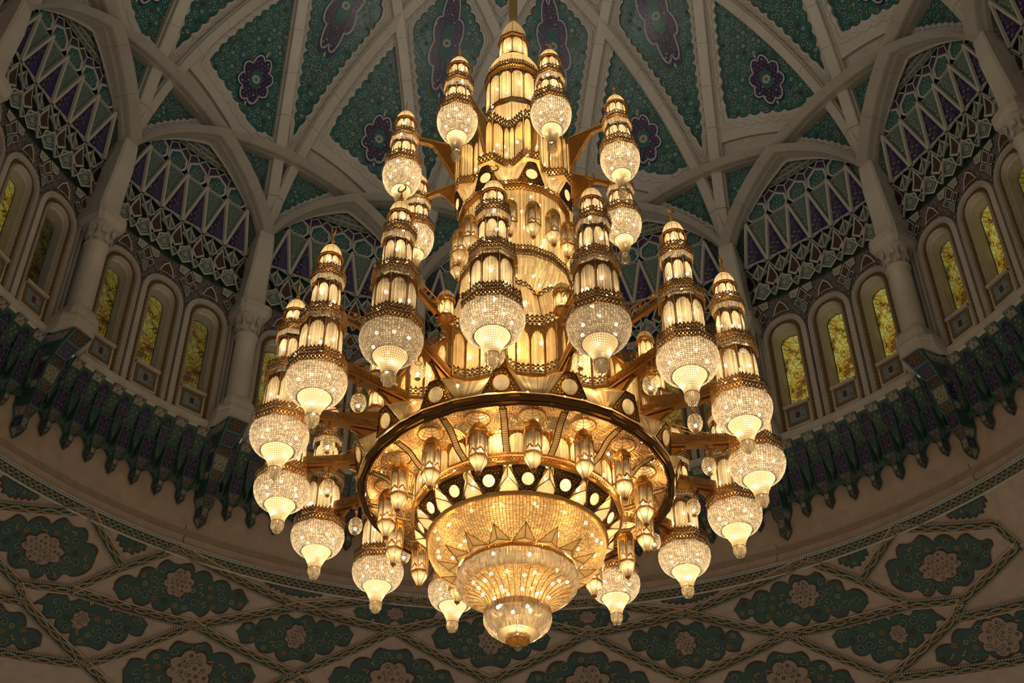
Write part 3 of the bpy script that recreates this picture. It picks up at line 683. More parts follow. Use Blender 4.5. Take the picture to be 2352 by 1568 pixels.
def braid_band(p, q, wd=.10):
    L = math.dist(p, q); ux, uy = (q[0] - p[0]) / L, (q[1] - p[1]) / L; n = max(2, int(L / .25)); mb = MB()
    g = lambda t, o, h: low_pt(p[0] + ux * t - uy * o, p[1] + uy * t + ux * o, h)
    prof = [(-wd * 1.5, 0, 0), (-wd * 1.45, .05, 0), (-wd * 1.1, .05, 0), (-wd * 1.0, .02, 1), (wd * .9, .02, 1), (wd, .09, 0), (wd * 1.4, .09, 0), (wd * 1.5, 0, 0)]
    for (o0, h0, m0), (o1, h1, m1) in zip(prof, prof[1:]): mb.grid([[g(L * i / n, o0, h0) for i in range(n + 1)], [g(L * i / n, o1, h1) for i in range(n + 1)]], 1 if (m0 and m1) else 0)
    k = max(2, int(L / .42))
    for sg, mt in ((1, 2), (-1, 3)):
        A, B = [], []
        for i in range(k * 8 + 1):
            t = L * i / (k * 8); o = sg * wd * .62 * math.sin(2 * PI * i / 16); s_ = .030
            A.append(g(t, o - s_ - .02, .05)); B.append(g(t, o + s_ - .02, .05))
        mb.grid([A, B], mt)
    dn = int(L / .075)
    for i in range(dn):
        t = L * (i + .5) / dn; mb.poly([g(t + a * .017, wd * 1.2 + b * .022, .094) for a, b in ((-1, -1), (1, -1), (1, 1), (-1, 1))], 1)
    return mb.mesh('braided_band', [BUFF, TEAL_D, CREAM_D, OCHRE])
EDG = ['n1 n9', 'n9 r1', 'r1 n16', 'n9 n10', 'n10 n16', 'n1 n3', 'n2 n3', 'n2 lh', 'n3 n4', 'n4 n7', 'n4 n5', 'n5 n9', 'n5 n11', 'n5 n6', 'n7 n8', 'n8 n6', 'n10 n11', 'n10 n17', 'n11 n18', 'n11 n19', 'n6 n19', 'n6 n20', 'n17 n18', 'lx n7', 'lh lx', 'n8 lw']
for e in EDG:
    a, b = e.split(); me = braid_band(K[a], K[b])
    for mir in (1, -1):
        if mir == -1 and K[a][0] == 0 and K[b][0] == 0: continue
        o = obj('braided_band', me, wall_lower); o.scale = (mir, 1, 1)
def low_panel(names, seed, sp=.30, med=None, marg=.78, lobe=.6, amp=.17, poly=None):
    base = poly or [K[n] for n in names.split()]; s = 1 if tri_area(base) > 0 else -1
    bx = sum(p[0] for p in base) / len(base); by = sum(p[1] for p in base) / len(base); b2 = inset_poly(base, .22)
    b3 = [(bx + (x - bx) * marg, by + (y - by) * marg) for x, y in b2]
    def S(dl): return scallop(sample_edges(b3, 60), s, lobe, amp + dl)
    inner = S(0); M = low_pt; mb = MB()
    mb.grid([[M(x, y, h) for x, y in L] for L, h in ((S(.07), 0), (S(.06), .035), (inner, .035))], 0, closed=True); fan(mb, M, inner, 1, .03)
    t = mb.mesh('tile_panel', [UMBER, TEAL_D]); rng = random.Random(seed)
    cx = sum(p[0] for p in base) / len(base); cyy = sum(p[1] for p in base) / len(base); mm = None; av = None
    if med:
        dx, dy, mw, mh = med; cx += dx; cyy += dy; lp = medallion_loop(cx, cyy, mw, mh, 64, .22, 8); av = medallion_loop(cx, cyy, mw * 1.1, mh * 1.1)
        mb = MB(); lo = [(cx + (x - cx) * 1.09, cyy + (y - cyy) * 1.09) for x, y in lp]; fan(mb, M, lo, 1, .042, (cx, cyy)); fan(mb, M, lp, 0, .052, (cx, cyy))
        arabesque(mb, M, [(cx + (x - cx) * .93, cyy + (y - cyy) * .93) for x, y in lp], min(mw, mh) * .42, rng, .06, (1, 2, 1), None, .2); mm = mb.mesh('medallion', [MED_C, UMBER, OCHRE])
    mb = MB(); arabesque(mb, M, inner, sp, rng, .045, (0, 1, 2), av); sc_ = mb.mesh('scrollwork', [CREAM_D, OCHRE, UMBER])
    return None, t, sc_, mm
LOWP = [('n1 n3 n4 n5 n9', 11, .30, (.05, -.25, .40, .34)), ('n1 n2 n3', 12, .2, None), ('n2 n3 n4 n7 lx lh', 13, .3, (0, 0, .55, .34)), ('r1 n9 n10 n16', 14, .22, (0, .02, .24, .15)),
        ('n9 n5 n11 n10', 15, .3, (0, 0, .28, .30)), ('n4 n7 n8 n6 n5', 16, .3, (.1, .1, .22, .22)), ('n5 n6 n19 n11', 17, .32, (0, -.2, .55, .5)), ('n10 n11 n18 n17', 18, .32, (0, -.1, .6, .5)), ('n8 n6 n20 lw', 19, .3, (0, 0, .5, .45)), ('n2 lh lv', 20, .2, None)]
for nm, sd, sp_, md in LOWP:
    pk = low_panel(nm, sd, sp_, md, marg=.76 if len(nm.split()) > 3 else .6, amp=.17 if len(nm.split()) > 3 else .05, lobe=.6 if len(nm.split()) > 3 else .2)
    for mir in (False, True): place_panel(pk, 0, wall_lower, mir)
pk = low_panel('n1 n9 r1', 21, .16, None, marg=.7, amp=.03, lobe=.2)
for mir in (False, True): place_panel(pk, 0, wall_lower, mir)
place_panel(low_panel('n16 n10 n17 m10', 22, .3, (0, 0, .36, .34)), 0, wall_lower)
mb = MB()                                                            # moulding and braid under the plain wall
n = 300; AA = np.linspace(-PI * .62, PI * .62, n)
for (o0, h0, m0), (o1, h1, m1) in zip([(-.10, 0, 0), (-.08, .07, 0), (.0, .07, 0), (.02, .02, 1), (.24, .02, 1), (.26, .06, 0), (.30, .06, 0), (.32, 0, 0)], [(-.08, .07, 0), (.0, .07, 0), (.02, .02, 1), (.24, .02, 1), (.26, .06, 0), (.30, .06, 0), (.32, 0, 0)]):
    mb.grid([[low_pt(a * RREF, o0, h0) for a in AA], [low_pt(a * RREF, o1, h1) for a in AA]], 1 if m0 and m1 else 0)
for sg, mt in ((1, 2), (-1, 3)):
    A, B = [], []
    for i in range(1601):
        x = (i / 1600 - .5) * 1.2 * PI * RREF; o = .13 + sg * .07 * math.sin(i * PI / 5)
        A.append(low_pt(x, o - .028, .05)); B.append(low_pt(x, o + .028, .05))
    mb.grid([A, B], mt)
for i in range(760):
    x = (i / 760 - .5) * 1.2 * PI * RREF; mb.poly([low_pt(x + a * .018, -.04 + b * .022, .076) for a, b in ((-1, -1), (1, -1), (1, 1), (-1, 1))], 1)
obj('trim_2', mb.mesh('trim_2', [STONE, TEAL_D, CREAM_D, OCHRE]), rz=-PHC, kind='structure')
# ------------------------------------------------------------------ chandelier building blocks (axis on z, n-sided plans)
def corners(n, r, ph): return [(r * math.sin(ph + 2 * PI * i / n), r * math.cos(ph + 2 * PI * i / n)) for i in range(n)]
def side_fn(n, r0, z0, r1, z1, ph, i, out=0.0):
    """map (u, v) in 0..1 on side i of a flared n-gon band to xyz, lifted outwards by o"""
    a, b = ph + 2 * PI * i / n, ph + 2 * PI * (i + 1) / n; m = (a + b) / 2; nx, ny = math.sin(m), math.cos(m)
    def f(u, v, o=0.0):
        r = r0 + (r1 - r0) * v; z = z0 + (z1 - z0) * v
        x = r * (math.sin(a) + (math.sin(b) - math.sin(a)) * u); y = r * (math.cos(a) + (math.cos(b) - math.cos(a)) * u)
        return (x + nx * (o + out), y + ny * (o + out), z)
    return f
def bar2(mb, f, p, q, w_, asp, mat=0, o=0.0):
    dx, dy = (q[0] - p[0]) * asp, q[1] - p[1]; l = math.hypot(dx, dy) or 1e-9; nx, ny = -dy / l * w_ / asp, dx / l * w_
    mb.poly([f(p[0] + nx, p[1] + ny, o), f(p[0] - nx, p[1] - ny, o), f(q[0] - nx, q[1] - ny, o), f(q[0] + nx, q[1] + ny, o)], mat)
def lace_side(mb, f, units, asp_total, crest=.45, mat=0, w_=.075, ogee=True):
    """pierced lattice with a cresting; asp_total = side width / band height"""
    for k in range(units):
        g = lambda u, v, o=0.0, k=k: f((k + u) / units, v, o)
        asp = asp_total / units
        for p, q in (((0, 0), (1, 0)), ((0, .92), (1, .92)), ((0, .05), (.5, .5)), ((.5, .5), (1, .05)), ((0, .9), (.5, .45)), ((.5, .45), (1, .9))): bar2(mb, g, p, q, w_, asp, mat)
        mb.poly([g(.30, .47), g(.5, .20), g(.70, .47), g(.5, .74)], mat)
        if crest: mb.poly([g(.12, .95), g(.5 - .22, .95 + crest * .55), g(.5, .95 + crest), g(.5 + .22, .95 + crest * .55), g(.88, .95)], mat)
def lace_ring(n, r0, z0, r1, z1, units, ph=0.0, crest=.45, w_=.075, mb=None, only=None):
    mb = mb or MB(); sw = 2 * r0 * math.sin(PI / n)
    for i in range(n):
        lace_side(mb, side_fn(n, r0, z0, r1, z1, ph, i), units, sw / max(abs(z1 - z0), abs(r1 - r0)), crest, 0, w_)
    return mb
def rail(mb, n, prof, ph=0.0, mat=0):
    P = [[(r * math.sin(ph + 2 * PI * i / n), r * math.cos(ph + 2 * PI * i / n), z) for i in range(n)] for r, z in prof]; mb.grid(P, mat, closed=True)
def glint_row(mb, n, r, z, s, per, ph=0.0, mat=0):
    for i in range(n):
        f = side_fn(n, r, z - s, r, z + s, ph, i)
        for k in range(per):
            u0, u1, um = (k + .08) / per, (k + .92) / per, (k + .5) / per
            c = f(um, .5, s * .9); q = [f(u0, .5), f(um, 0), f(u1, .5), f(um, 1)]
            mb.add(q + [c], [(0, 1, 4), (1, 2, 4), (2, 3, 4), (3, 0, 4)], mat)
def string_panel(mb, f, cnt, v0=0.0, v1=1.0, dep=.008, mat=0, seg=1, top=None):
    """hanging strings of cut glass: a pleated single sheet; top(u) trims it to an arch"""
    for k in range(cnt):
        u0, u1 = (k + .04) / cnt, (k + .96) / cnt; um = (u0 + u1) / 2; vt = top(um) if top else v1
        L, Mm, R = [], [], []
        for s in range(seg + 1):
            v = v0 + (vt - v0) * s / seg; d = dep * (1 if s % 2 else .5) if seg > 1 else dep
            L.append(f(u0, v, 0)); Mm.append(f(um, v, d)); R.append(f(u1, v, 0))
        mb.grid([L, Mm, R], mat)
def arch_v(u, vs, vt): x = abs(2 * u - 1); return vs + (vt - vs) * ((1 - x ** 2) ** .5 * .86 + .14 * (1 - x)) if x < 1 else vs
def arcade_side(mb, f, asp, pw=.045, vs=.62, vt=.93, mat=0, o=.006, lobed=True):
    n = 12; A, B = [], []
    for i in range(n + 1):
        u = pw + (1 - 2 * pw) * i / n; uu = i / n; v = arch_v(uu, vs, vt) - (.035 * abs(math.sin(uu * PI * 6)) if lobed and 0 < i < n else 0)
        A.append(f(u, v, o)); B.append(f(u, 1, o))
    mb.grid([A, B], mat)
    for u0, u1 in ((0, pw), (1 - pw, 1)): mb.grid([[f(u0, v, o) for v in (0, 1)], [f((u0 + u1) / 2, v, o * 2.6) for v in (0, 1)], [f(u1, v, o) for v in (0, 1)]], mat)
    mb.grid([[f(0, 0, o), f(1, 0, o)], [f(0, .035, o), f(1, .035, o)]], mat)
def storey(n, r, z0, z1, ph, cnt, gold, glass, vs=.6, vt=.92, r1=None, lobed=True, seg=1, pw=.05):
    for i in range(n):
        f = side_fn(n, r, z0, r1 or r, z1, ph, i); string_panel(glass, f, cnt, seg=seg); arcade_side(gold, f, 1, pw, vs, vt, lobed=lobed)
def beads(mb, prof, cols, mat=0, ph=0.0, d=.42, gap=.06):
    """net of faceted beads on a surface of revolution, one little outward pyramid per bead"""
    P = np.array(prof)
    for k in range(len(P) - 1):
        (r0, z0), (r1, z1) = P[k], P[k + 1]; rm, zm = (r0 + r1) / 2, (z0 + z1) / 2; l = math.hypot(r1 - r0, z1 - z0) or 1e-9
        nr, nz = (z1 - z0) / l, -(r1 - r0) / l
        if nr < 0 or (abs(nr) < .2 and nz > 0): nr, nz = -nr, -nz
        h = d * l
        a = ph + (np.arange(cols) + (.5 if k % 2 else 0)) * 2 * PI / cols; da = PI / cols * (1 - gap)
        V = []
        for t in a:
            V += [(r0 * math.sin(t), r0 * math.cos(t), z0), (rm * math.sin(t + da), rm * math.cos(t + da), zm), (r1 * math.sin(t), r1 * math.cos(t), z1), (rm * math.sin(t - da), rm * math.cos(t - da), zm), ((rm + nr * h) * math.sin(t), (rm + nr * h) * math.cos(t), zm + nz * h)]
        F = []
        for i in range(cols): b = 5 * i; F += [(b, b + 1, b + 4), (b + 1, b + 2, b + 4), (b + 2, b + 3, b + 4), (b + 3, b, b + 4)]
        mb.add(V, F, mat)
def bead_rect(mb, prof, cols, mat=0, d=.35, ph=0.0, skip=.0):
    P = prof; da = 2 * PI / cols
    for k in range(len(P) - 1):
        (r0, z0), (r1, z1) = P[k], P[k + 1]; rm, zm = (r0 + r1) / 2, (z0 + z1) / 2; l = math.hypot(r1 - r0, z1 - z0); nr, nz = (z1 - z0) / l, -(r1 - r0) / l
        if nr < 0: nr, nz = -nr, -nz
        g = .07; ra, za, rb_, zb = r0 + (r1 - r0) * g, z0 + (z1 - z0) * g, r1 - (r1 - r0) * g, z1 - (z1 - z0) * g; V, F = [], []
        for i in range(cols):
            t0, t1 = ph + (i + g) * da, ph + (i + 1 - g) * da; tm = (t0 + t1) / 2; b = 5 * i
            V += [(ra * math.sin(t0), ra * math.cos(t0), za), (ra * math.sin(t1), ra * math.cos(t1), za), (rb_ * math.sin(t1), rb_ * math.cos(t1), zb), (rb_ * math.sin(t0), rb_ * math.cos(t0), zb), ((rm + nr * d * l) * math.sin(tm), (rm + nr * d * l) * math.cos(tm), zm + nz * d * l)]
            F += [(b, b + 1, b + 4), (b + 1, b + 2, b + 4), (b + 2, b + 3, b + 4), (b + 3, b, b + 4)]
        mb.add(V, F, mat)
def resample(prof, n):
    P = [np.array(p, float) for p in prof]; L = [0]
    for a, b in zip(P, P[1:]): L.append(L[-1] + np.linalg.norm(b - a))
    out = []
    for t in np.linspace(0, L[-1], n):
        i = min(max(np.searchsorted(L, t) - 1, 0), len(P) - 2); u = (t - L[i]) / (L[i + 1] - L[i] + 1e-12); out.append(tuple(P[i] + (P[i + 1] - P[i]) * u))
    return out
def curve(pts, n):
    """smooth (Catmull-Rom) then even resampling"""
    Q = [pts[0]] + list(pts) + [pts[-1]]; out = []
    for i in range(1, len(Q) - 2):
        for s in range(8):
            t = s / 8; p = [np.array(Q[i + k], float) for k in (-1, 0, 1, 2)]
            out.append(tuple(.5 * (2 * p[1] + (p[2] - p[0]) * t + (2 * p[0] - 5 * p[1] + 4 * p[2] - p[3]) * t * t + (3 * p[1] - p[0] - 3 * p[2] + p[3]) * t ** 3)))
    out.append(tuple(pts[-1])); return resample(out, n)
def net(mb, prof, cols, wd=.13, mat=0, ph=0.0, o=.002):
    P = prof; da = 2 * PI / cols
    for i in range(cols):
        t = ph + i * da; e = da * wd * .5; mb.grid([[((r + o) * math.sin(t - e), (r + o) * math.cos(t - e), z) for r, z in P], [((r + o) * math.sin(t + e), (r + o) * math.cos(t + e), z) for r, z in P]], mat)
    for k in range(1, len(P) - 1):
        a = np.array(P[k]) + (np.array(P[k - 1]) - P[k]) * wd * .5; b = np.array(P[k]) + (np.array(P[k + 1]) - P[k]) * wd * .5
        lathe(mb, [(a[0] + o, a[1]), (b[0] + o, b[1])], cols, mat, ph)
def cage(mb, prof, nrib, nring, wd, mat=0, o=.004, ph=0.0):
    """thin metal ribs and hoops lying on a surface of revolution"""
    P = resample(prof, nring * 2 + 1)
    for i in range(nrib):
        t = ph + 2 * PI * i / nrib; A, B = [], []
        for r, z in P: e = wd / max(r, .02) * .5; A.append(((r + o) * math.sin(t - e), (r + o) * math.cos(t - e), z)); B.append(((r + o) * math.sin(t + e), (r + o) * math.cos(t + e), z))
        mb.grid([A, B], mat)
    for k in range(0, len(P), 2):
        r, z = P[k]; r2, z2_ = P[min(k + 1, len(P) - 1)] if k < len(P) - 1 else P[k - 1]; l = math.hypot(r2 - r, z2_ - z) or 1; dr, dz = (r2 - r) / l * wd, (z2_ - z) / l * wd
        lathe(mb, [(r + o - dr / 2, z - dz / 2), (r + o + dr / 2, z + dz / 2)], max(nrib, 24), mat, ph)
def hoop(mb, r, z, t, n=48, mat=0, k=6, ph=0.0):
    lathe(mb, [(r + t * math.cos(a), z + t * math.sin(a)) for a in [2 * PI * i / k for i in range(k + 1)]], n, mat, ph)
def icicles(mb, n, r0, z1, r1, z0, per, mat=0, ph=0.0, dep=.012):
    for i in range(n):
        f = side_fn(n, r1, z0, r0, z1, ph, i)
        for k in range(per):
            u0, u1 = (k + .08) / per, (k + .92) / per; um = (u0 + u1) / 2
            q = [f(u0, 1), f(u1, 1), f(u1, .22), f(um, 0), f(u0, .22), f(um, .95, dep), f(um, .25, dep)]
            mb.add(q, [(0, 5, 6, 4), (5, 1, 2, 6), (4, 6, 3), (6, 2, 3)], mat)
def ball(mb, c, r, n=8, mat=0):
    x, y, z = c; P = [[(x + r * math.sin(b) * math.cos(a), y + r * math.sin(b) * math.sin(a), z + r * math.cos(b)) for a in [2 * PI * i / n for i in range(n)]] for b in [PI * (j + .02) / (n / 2 + .04) for j in range(n // 2 + 1)]]
    mb.grid(P, mat, closed=True)
def bulbs_mesh(pts, r): 
    mb = MB()
    for p in pts: ball(mb, p, r)
    return mb.mesh('bulbs', [BULB], True)
def dome_cap(gold, glass, r, z, h, n=16, ph=0.0, bulge=1.05):
    prof = curve([(r, z), (r * bulge, z + .22 * h), (r * .82, z + .62 * h), (r * .42, z + .88 * h), (.006, z + h)], 9)
    lathe(glass, prof, n * 2, 0, ph); cage(gold, prof, n, 3, .008, 0, .004, ph)
def crescent(mb, z, s, mat=0):
    ball(mb, (0, 0, z + .12 * s), .12 * s, 8, mat); ball(mb, (0, 0, z + .38 * s), .16 * s, 8, mat); ball(mb, (0, 0, z + .66 * s), .10 * s, 8, mat)
    tube(mb, [(0, 0, z - .1 * s), (0, 0, z + 1.05 * s)], .045 * s, 5, mat)
    pts = []; rr = []
    for i in range(13): t = PI * (1.5 - .87 + 1.74 * i / 12); pts.append((.30 * s * math.cos(t), 0, z + 1.35 * s + .30 * s * math.sin(t))); rr.append(.05 * s * math.sin(PI * (i + .25) / 12.5) + .006)
    tube(mb, pts, rr, 5, mat)

# ------------------------------------------------------------------ the large pendants (template at z of the ring, axis at 0)
def build_pendant(small=False):
    parts = []; q = PI / 8
    if not small:
        zt, zd = 16.90, 16.56
        ST = [(8, .186, 16.22, 16.54, 4), (8, .250, 15.27, 15.82, 7), (8, .368, 14.14, 14.88, 12)]
        CO = [(.316, 16.07, 15.85, 4), (.415, 15.08, 14.88, 5), (.514, 13.98, 13.86, 6)]
        bowl = curve([(.500, 13.82), (.510, 13.72), (.485, 13.60), (.43, 13.49), (.36, 13.42), (.285, 13.385)], 17)
        tru = curve([(.285, 13.395), (.225, 13.30), (.165, 13.19), (.13, 13.10), (.115, 13.02)], 12); ringr, ringz = .287, 13.398
    else:
        zt, zd = 23.03, 22.68
        ST = [(8, .203, 22.28, 22.66, 5), (8, .262, 21.42, 21.86, 8)]
        CO = [(.324, 22.12, 21.88, 4), (.422, 21.25, 21.12, 5)]
        bowl = curve([(.400, 21.08), (.408, 20.96), (.385, 20.80), (.335, 20.66), (.275, 20.55), (.208, 20.50)], 18)
        tru = curve([(.208, 20.49), (.155, 20.36), (.11, 20.20), (.085, 20.06)], 10); ringr, ringz = .209, 20.495
    mb = MB(); crescent(mb, zt, .26 if not small else .2); parts.append(('finial', mb.mesh('finial', [GOLD], True), None))
    g, c = MB(), MB(); dome_cap(g, c, ST[0][1] * 1.0, zd, zt - zd, 12, q); rail(g, 24, [(ST[0][1], zd), (ST[0][1] * 1.28, zd - .03), (ST[0][1] * 1.26, zd - .06), (ST[0][1], zd - .03)])
    parts.append(('cupola', c.mesh('cupola', [FROST], True), ('cupola_rib', g.mesh('cupola_rib', [LACE], True))))
    for (n, r, z0, z1, cnt) in ST:
        g, c = MB(), MB(); storey(n, r, z0, z1, q, cnt, g, c, .68, .92, seg=1, pw=.06); parts.append(('glass_storey', c.mesh('glass_storey', [STRING]), ('arcade', g.mesh('arcade', [LACE]))))
    for k, (r, zm, zb, u) in enumerate(CO):
        g, c = MB(), MB(); big = k == len(CO) - 1
        H = .10 if not big else .125
        lace_ring(8, r * .985, zm + .01, r * 1.0, zm + H, u, q, .5, .09, g); rail(g, 8, [(r * .7, zm + .012), (r, zm + .012), (r * 1.015, zm), (r, zm - .012), (r * .7, zm - .015)], q)
        lace_ring(8, r * 1.0, zm - H - .01, r * 1.01, zm - .018, u, q, .0, .10, g)
        glint_row(c, 8, r * 1.02, zm, .016, u * 2, q, 1)
        if not big:
            for i in range(8):
                f = side_fn(8, ST[k + 1][1] * 1.16, zb, r * .99, zm - .05, q, i); string_panel(c, f, u * 3, dep=.005)
        else:
            for i in range(8):
                f = side_fn(8, r * .985, zm - H - .07, r * .995, zm - .02, q, i); string_panel(c, f, u * 3, dep=.005)
        if k:                                                        # little glass spikes at the corners
            for x, y in corners(8, r * .98, q):
                v = [(x + .012 * math.cos(t), y + .012 * math.sin(t), zm + .03) for t in (0, 1.57, 3.14, 4.71)] + [(x, y, zm + .20)]
                c.add(v, [(0, 1, 4), (1, 2, 4), (2, 3, 4), (3, 0, 4)], 1)
        parts.append(('gallery', g.mesh('gallery', [LACE]), ('crystal_skirt', c.mesh('crystal_skirt', [STRING, ICICLE]))))
    mb, g = MB(), MB(); cn = 66 if not small else 56; bead_rect(mb, bowl, cn, 0, .38); net(g, bowl, cn, .17); parts.append(('bead_bowl', mb.mesh('bead_bowl', [BEAD]), ('bead_wires', g.mesh('bead_wires', [LACE]))))
    g, c = MB(), MB(); lathe(c, tru, 48); cage(g, tru, 40, len(tru) - 1, .0075, 0, .003); hoop(g, ringr, ringz, .009, 48); hoop(g, tru[-1][0], tru[-1][1], .008, 24)
    parts.append(('crystal_trumpet', c.mesh('crystal_trumpet', [FROST], True), ('trumpet_cage', g.mesh('trumpet_cage', [LACE]))))
    mb = MB(); zb = tru[-1][1]
    if small:
        prof = curve([(.045, zb), (.085, zb - .05), (.100, zb - .12), (.085, zb - .20), (.01, zb - .28)], 8); bead_rect(mb, prof[::-1], 16, 0, .2)
    else:
        icicles(mb, 14, .112, zb, .110, zb - .13, 2); icicles(mb, 14, .085, zb - .05, .08, zb - .20, 1); icicles(mb, 10, .05, zb - .08, .045, zb - .22, 1)
    parts.append(('crystal_drop', mb.mesh('crystal_drop', [ICICLE]), None))
    pts = []
    for k, (n, r, z0, z1, cnt) in enumerate(ST):
        m = [3, 4, 6][k] if not small else [3, 5][k]
        for i in range(m): t = .5 + 2 * PI * i / m; pts.append((r * .66 * math.cos(t), r * .66 * math.sin(t), z0 + (z1 - z0) * (.35 + .25 * (i % 2))))
    rb_, zb_ = (.30, 13.66) if not small else (.24, 20.9)
    for i in range(6): t = .2 + 2 * PI * i / 6; pts.append((rb_ * math.cos(t), rb_ * math.sin(t), zb_ + .05 * (i % 2)))
    for i in range(4): t = .9 + 2 * PI * i / 4; pts.append((rb_ * .4 * math.cos(t), rb_ * .4 * math.sin(t), zb_ - .38 - .1 * (i % 2)))
    parts.append(('bulbs', bulbs_mesh(pts, .031), None))
    lts = [(13.66, 12.0), (13.0, .45), (14.45, 9.0), (15.70, 5.0), (16.46, 2.5)] if not small else [(20.92, 9.0), (21.80, 5.5), (22.56, 3)]  # the weak light at the large pendant's drop is added to brighten its crystals
    return parts, lts
WARM = (1.0, 0.68, 0.33); PALE = (1.0, 0.74, 0.42)
def place_thing(name, parts, r, phi, label, cat, group, lts=(), col=PALE, zoff=0.0, lr=.05, z=0.0, rz=None):
    a = math.radians(phi); e = obj(name, None, loc=(r * math.sin(a), r * math.cos(a), z), rz=-a if rz is None else rz, label=label, category=cat, group=group)
    for nm, me, sub in parts:
        kind = {'kind': 'stuff'} if nm in ('bead_bowl', 'bulbs', 'bulb') else {}
        p = obj(nm, me, e, **kind)
        if sub: obj(sub[0], sub[1], p, **({'kind': 'stuff'} if sub[0] == 'bead_wires' else {}))
    for z_, pw in lts: point_light('lamp_light', (0, 0, z_), pw * LS, col, lr, e)
    return e
LS = 1.35
P0 = 4.76
BIG, BL = build_pendant(); SML, SL = build_pendant(True)
BIGLAB = {11: 'far ring position hidden low behind the chandelier, tail just left of the bottom bowl', 0: 'lowest of all, half hidden behind the bottom crystal bowl, only its tail showing to the right'}
big_where = ['only its drop showing beside the bottom bowl, rest hidden', 'low, first clear one right of the bottom bowl', 'low, second one right of the bottom bowl', 'right side, third up from the bottom bowl, below two overlapping ones',
 'far right, lower of two overlapping ones, against the frieze', 'far right, its drop overlapping the bowl below', 'standing clear right of the core, tall and bright', 'front one with a dim bowl, right of the axis', 'front one with the brightest bowl, nearest the axis', 'front one with a dim bowl, left of the axis',
 'standing clear left of the core, tall, crescent before the vault', 'far left, upper of two overlapping ones', 'far left, lower one, under a crystal drop', 'left side, low, just under the overlapping pair', 'low, second one left of the bottom bowl', 'low, first one left of the bottom bowl']
sm_where = ['hidden behind the right of the core', 'right, lower one, under a crystal ball', 'right, higher one, crescent against teal tiles', 'beside the top cupola, right of it', 'beside the top cupola, left of it', 'left, higher one, crescent against teal tiles', 'left, lower one behind a dark crescent', 'hidden behind the left of the core']
for i in range(16):
    dim = 1.0
    lt = BL if i not in (7, 9) else [(z_, p * (.30 if z_ < 15 else .8)) for z_, p in BL]
    place_thing('pendant_lantern', BIG, 4.338, P0 + 22.5 * i, 'large crystal pendant lantern, ' + big_where[i], 'lantern', 'large pendant lanterns on the outer ring', lt)
sm_where = ['hidden at the back right behind the core', 'on the right at the back, overlapped by a larger bowl above it', 'on the right with crescent standing free on the teal panel', 'front right beside the top cupola', 'front left beside the top cupola',
            'on the left with crescent before the teal panel', 'on the left at the back, squeezed behind a dark crescent', 'hidden at the back left behind the core']
for i in range(8):
    place_thing('pendant_lantern', SML, 2.51, 27.5 + 45 * i, 'small pendant lantern, ' + sm_where[i], 'lantern', 'small pendant lanterns of the top tier', SL)

# ------------------------------------------------------------------ small hexagonal lanterns
def hex_lantern(ztip, s=1.0, up=False):
    g, c = MB(), MB(); z0 = ztip + .34; z1 = ztip + .84; R = .155
    parts = []
    m = MB(); prof = curve([(R * .98, z1 + .03), (R * .95, z1 + .10), (R * .6, z1 + .19), (.02, z1 + .24)], 8); lathe(m, prof, 12); cage(m, prof, 24, 5, .006, 0, .004)
    ball(m, (0, 0, z1 + .27), .02); parts.append(('lantern_cap', m.mesh('lantern_cap', [GOLD_S]), None))
    rail(g, 6, [(R * .5, z0), (R * 1.12, z0), (R * 1.14, z0 + .02), (R, z0 + .04)]); rail(g, 6, [(R, z1 - .02), (R * 1.08, z1), (R * 1.05, z1 + .04), (R * .9, z1 + .05)])
    for i in range(6):
        f = side_fn(6, R, z0 + .03, R, z1, 0, i); arcade_side(g, f, 1, .12, .66, .9, lobed=False)
        for a, b in (((.12, .12), (.5, .30)), ((.5, .30), (.88, .12)), ((.12, .0), (.88, .0))): bar2(g, f, a, b, .03, .3, 0, .006)
        string_panel(c, f, 5, seg=10, dep=.010)
    parts.append(('lantern_glass', c.mesh('lantern_glass', [STRING]), ('lantern_frame', g.mesh('lantern_frame', [GOLD]))))
    m, k = MB(), MB(); zb = ztip + .08; rail(m, 6, curve([(R * 1.02, z0), (R * .93, z0 - .06), (R * .50, z0 - .18), (R * .30, zb)], 6))
    for i in range(6):
        t = 2 * PI * i / 6; tube(k, [(rr * 1.01 * math.sin(t), rr * 1.01 * math.cos(t), z) for rr, z in curve([(R * 1.02, z0), (R * .93, z0 - .06), (R * .50, z0 - .18), (R * .30, zb)], 6)], .004, 4)
    lathe(k, [(R * .30, zb + .01), (R * .33, zb - .01), (R * .2, zb - .03), (.008, zb - .045), (.012, zb - .06), (.001, ztip)], 12)
    parts.append(('frosted_funnel', m.mesh('frosted_funnel', [FROST]), ('funnel_wire', k.mesh('funnel_wire', [LACE]))))
    parts.append(('bulb', bulbs_mesh([(0.03, 0, z0 - .05), (0, .04, z0 + .14), (-.04, -.03, z0 + .2)], .026), None))
    return parts
HXL = hex_lantern(12.22); 
ln_where = ['hidden behind the crystal bowl, right half', 'behind the bottom bowl, low right', 'low right, before a pale bead bowl', 'right end of the row, lower one', 'right end of the row, upper one', 'third right of the axis', 'second right of the axis', 'first right of the axis', 'first left of the axis', 'second left of the axis', 'third left of the axis',
 'left end of the row, upper one', 'left end of the row, lower one', 'low left, free against the dark wall', 'low left, touching the crystal rim', 'hidden behind the crystal bowl, left half']
for i in range(16):
    place_thing('hanging_lantern', HXL, 2.30, 15.7 + 22.5 * i, 'hexagonal gilt lantern under the bronze ring, ' + ln_where[i], 'lantern', 'hexagonal lanterns under the bronze ring', [(12.62, 1.6)], WARM, rz=-math.radians(15.7 + 22.5 * i))
UPL = hex_lantern(18.64)
up_n = [i for i in range(16)]
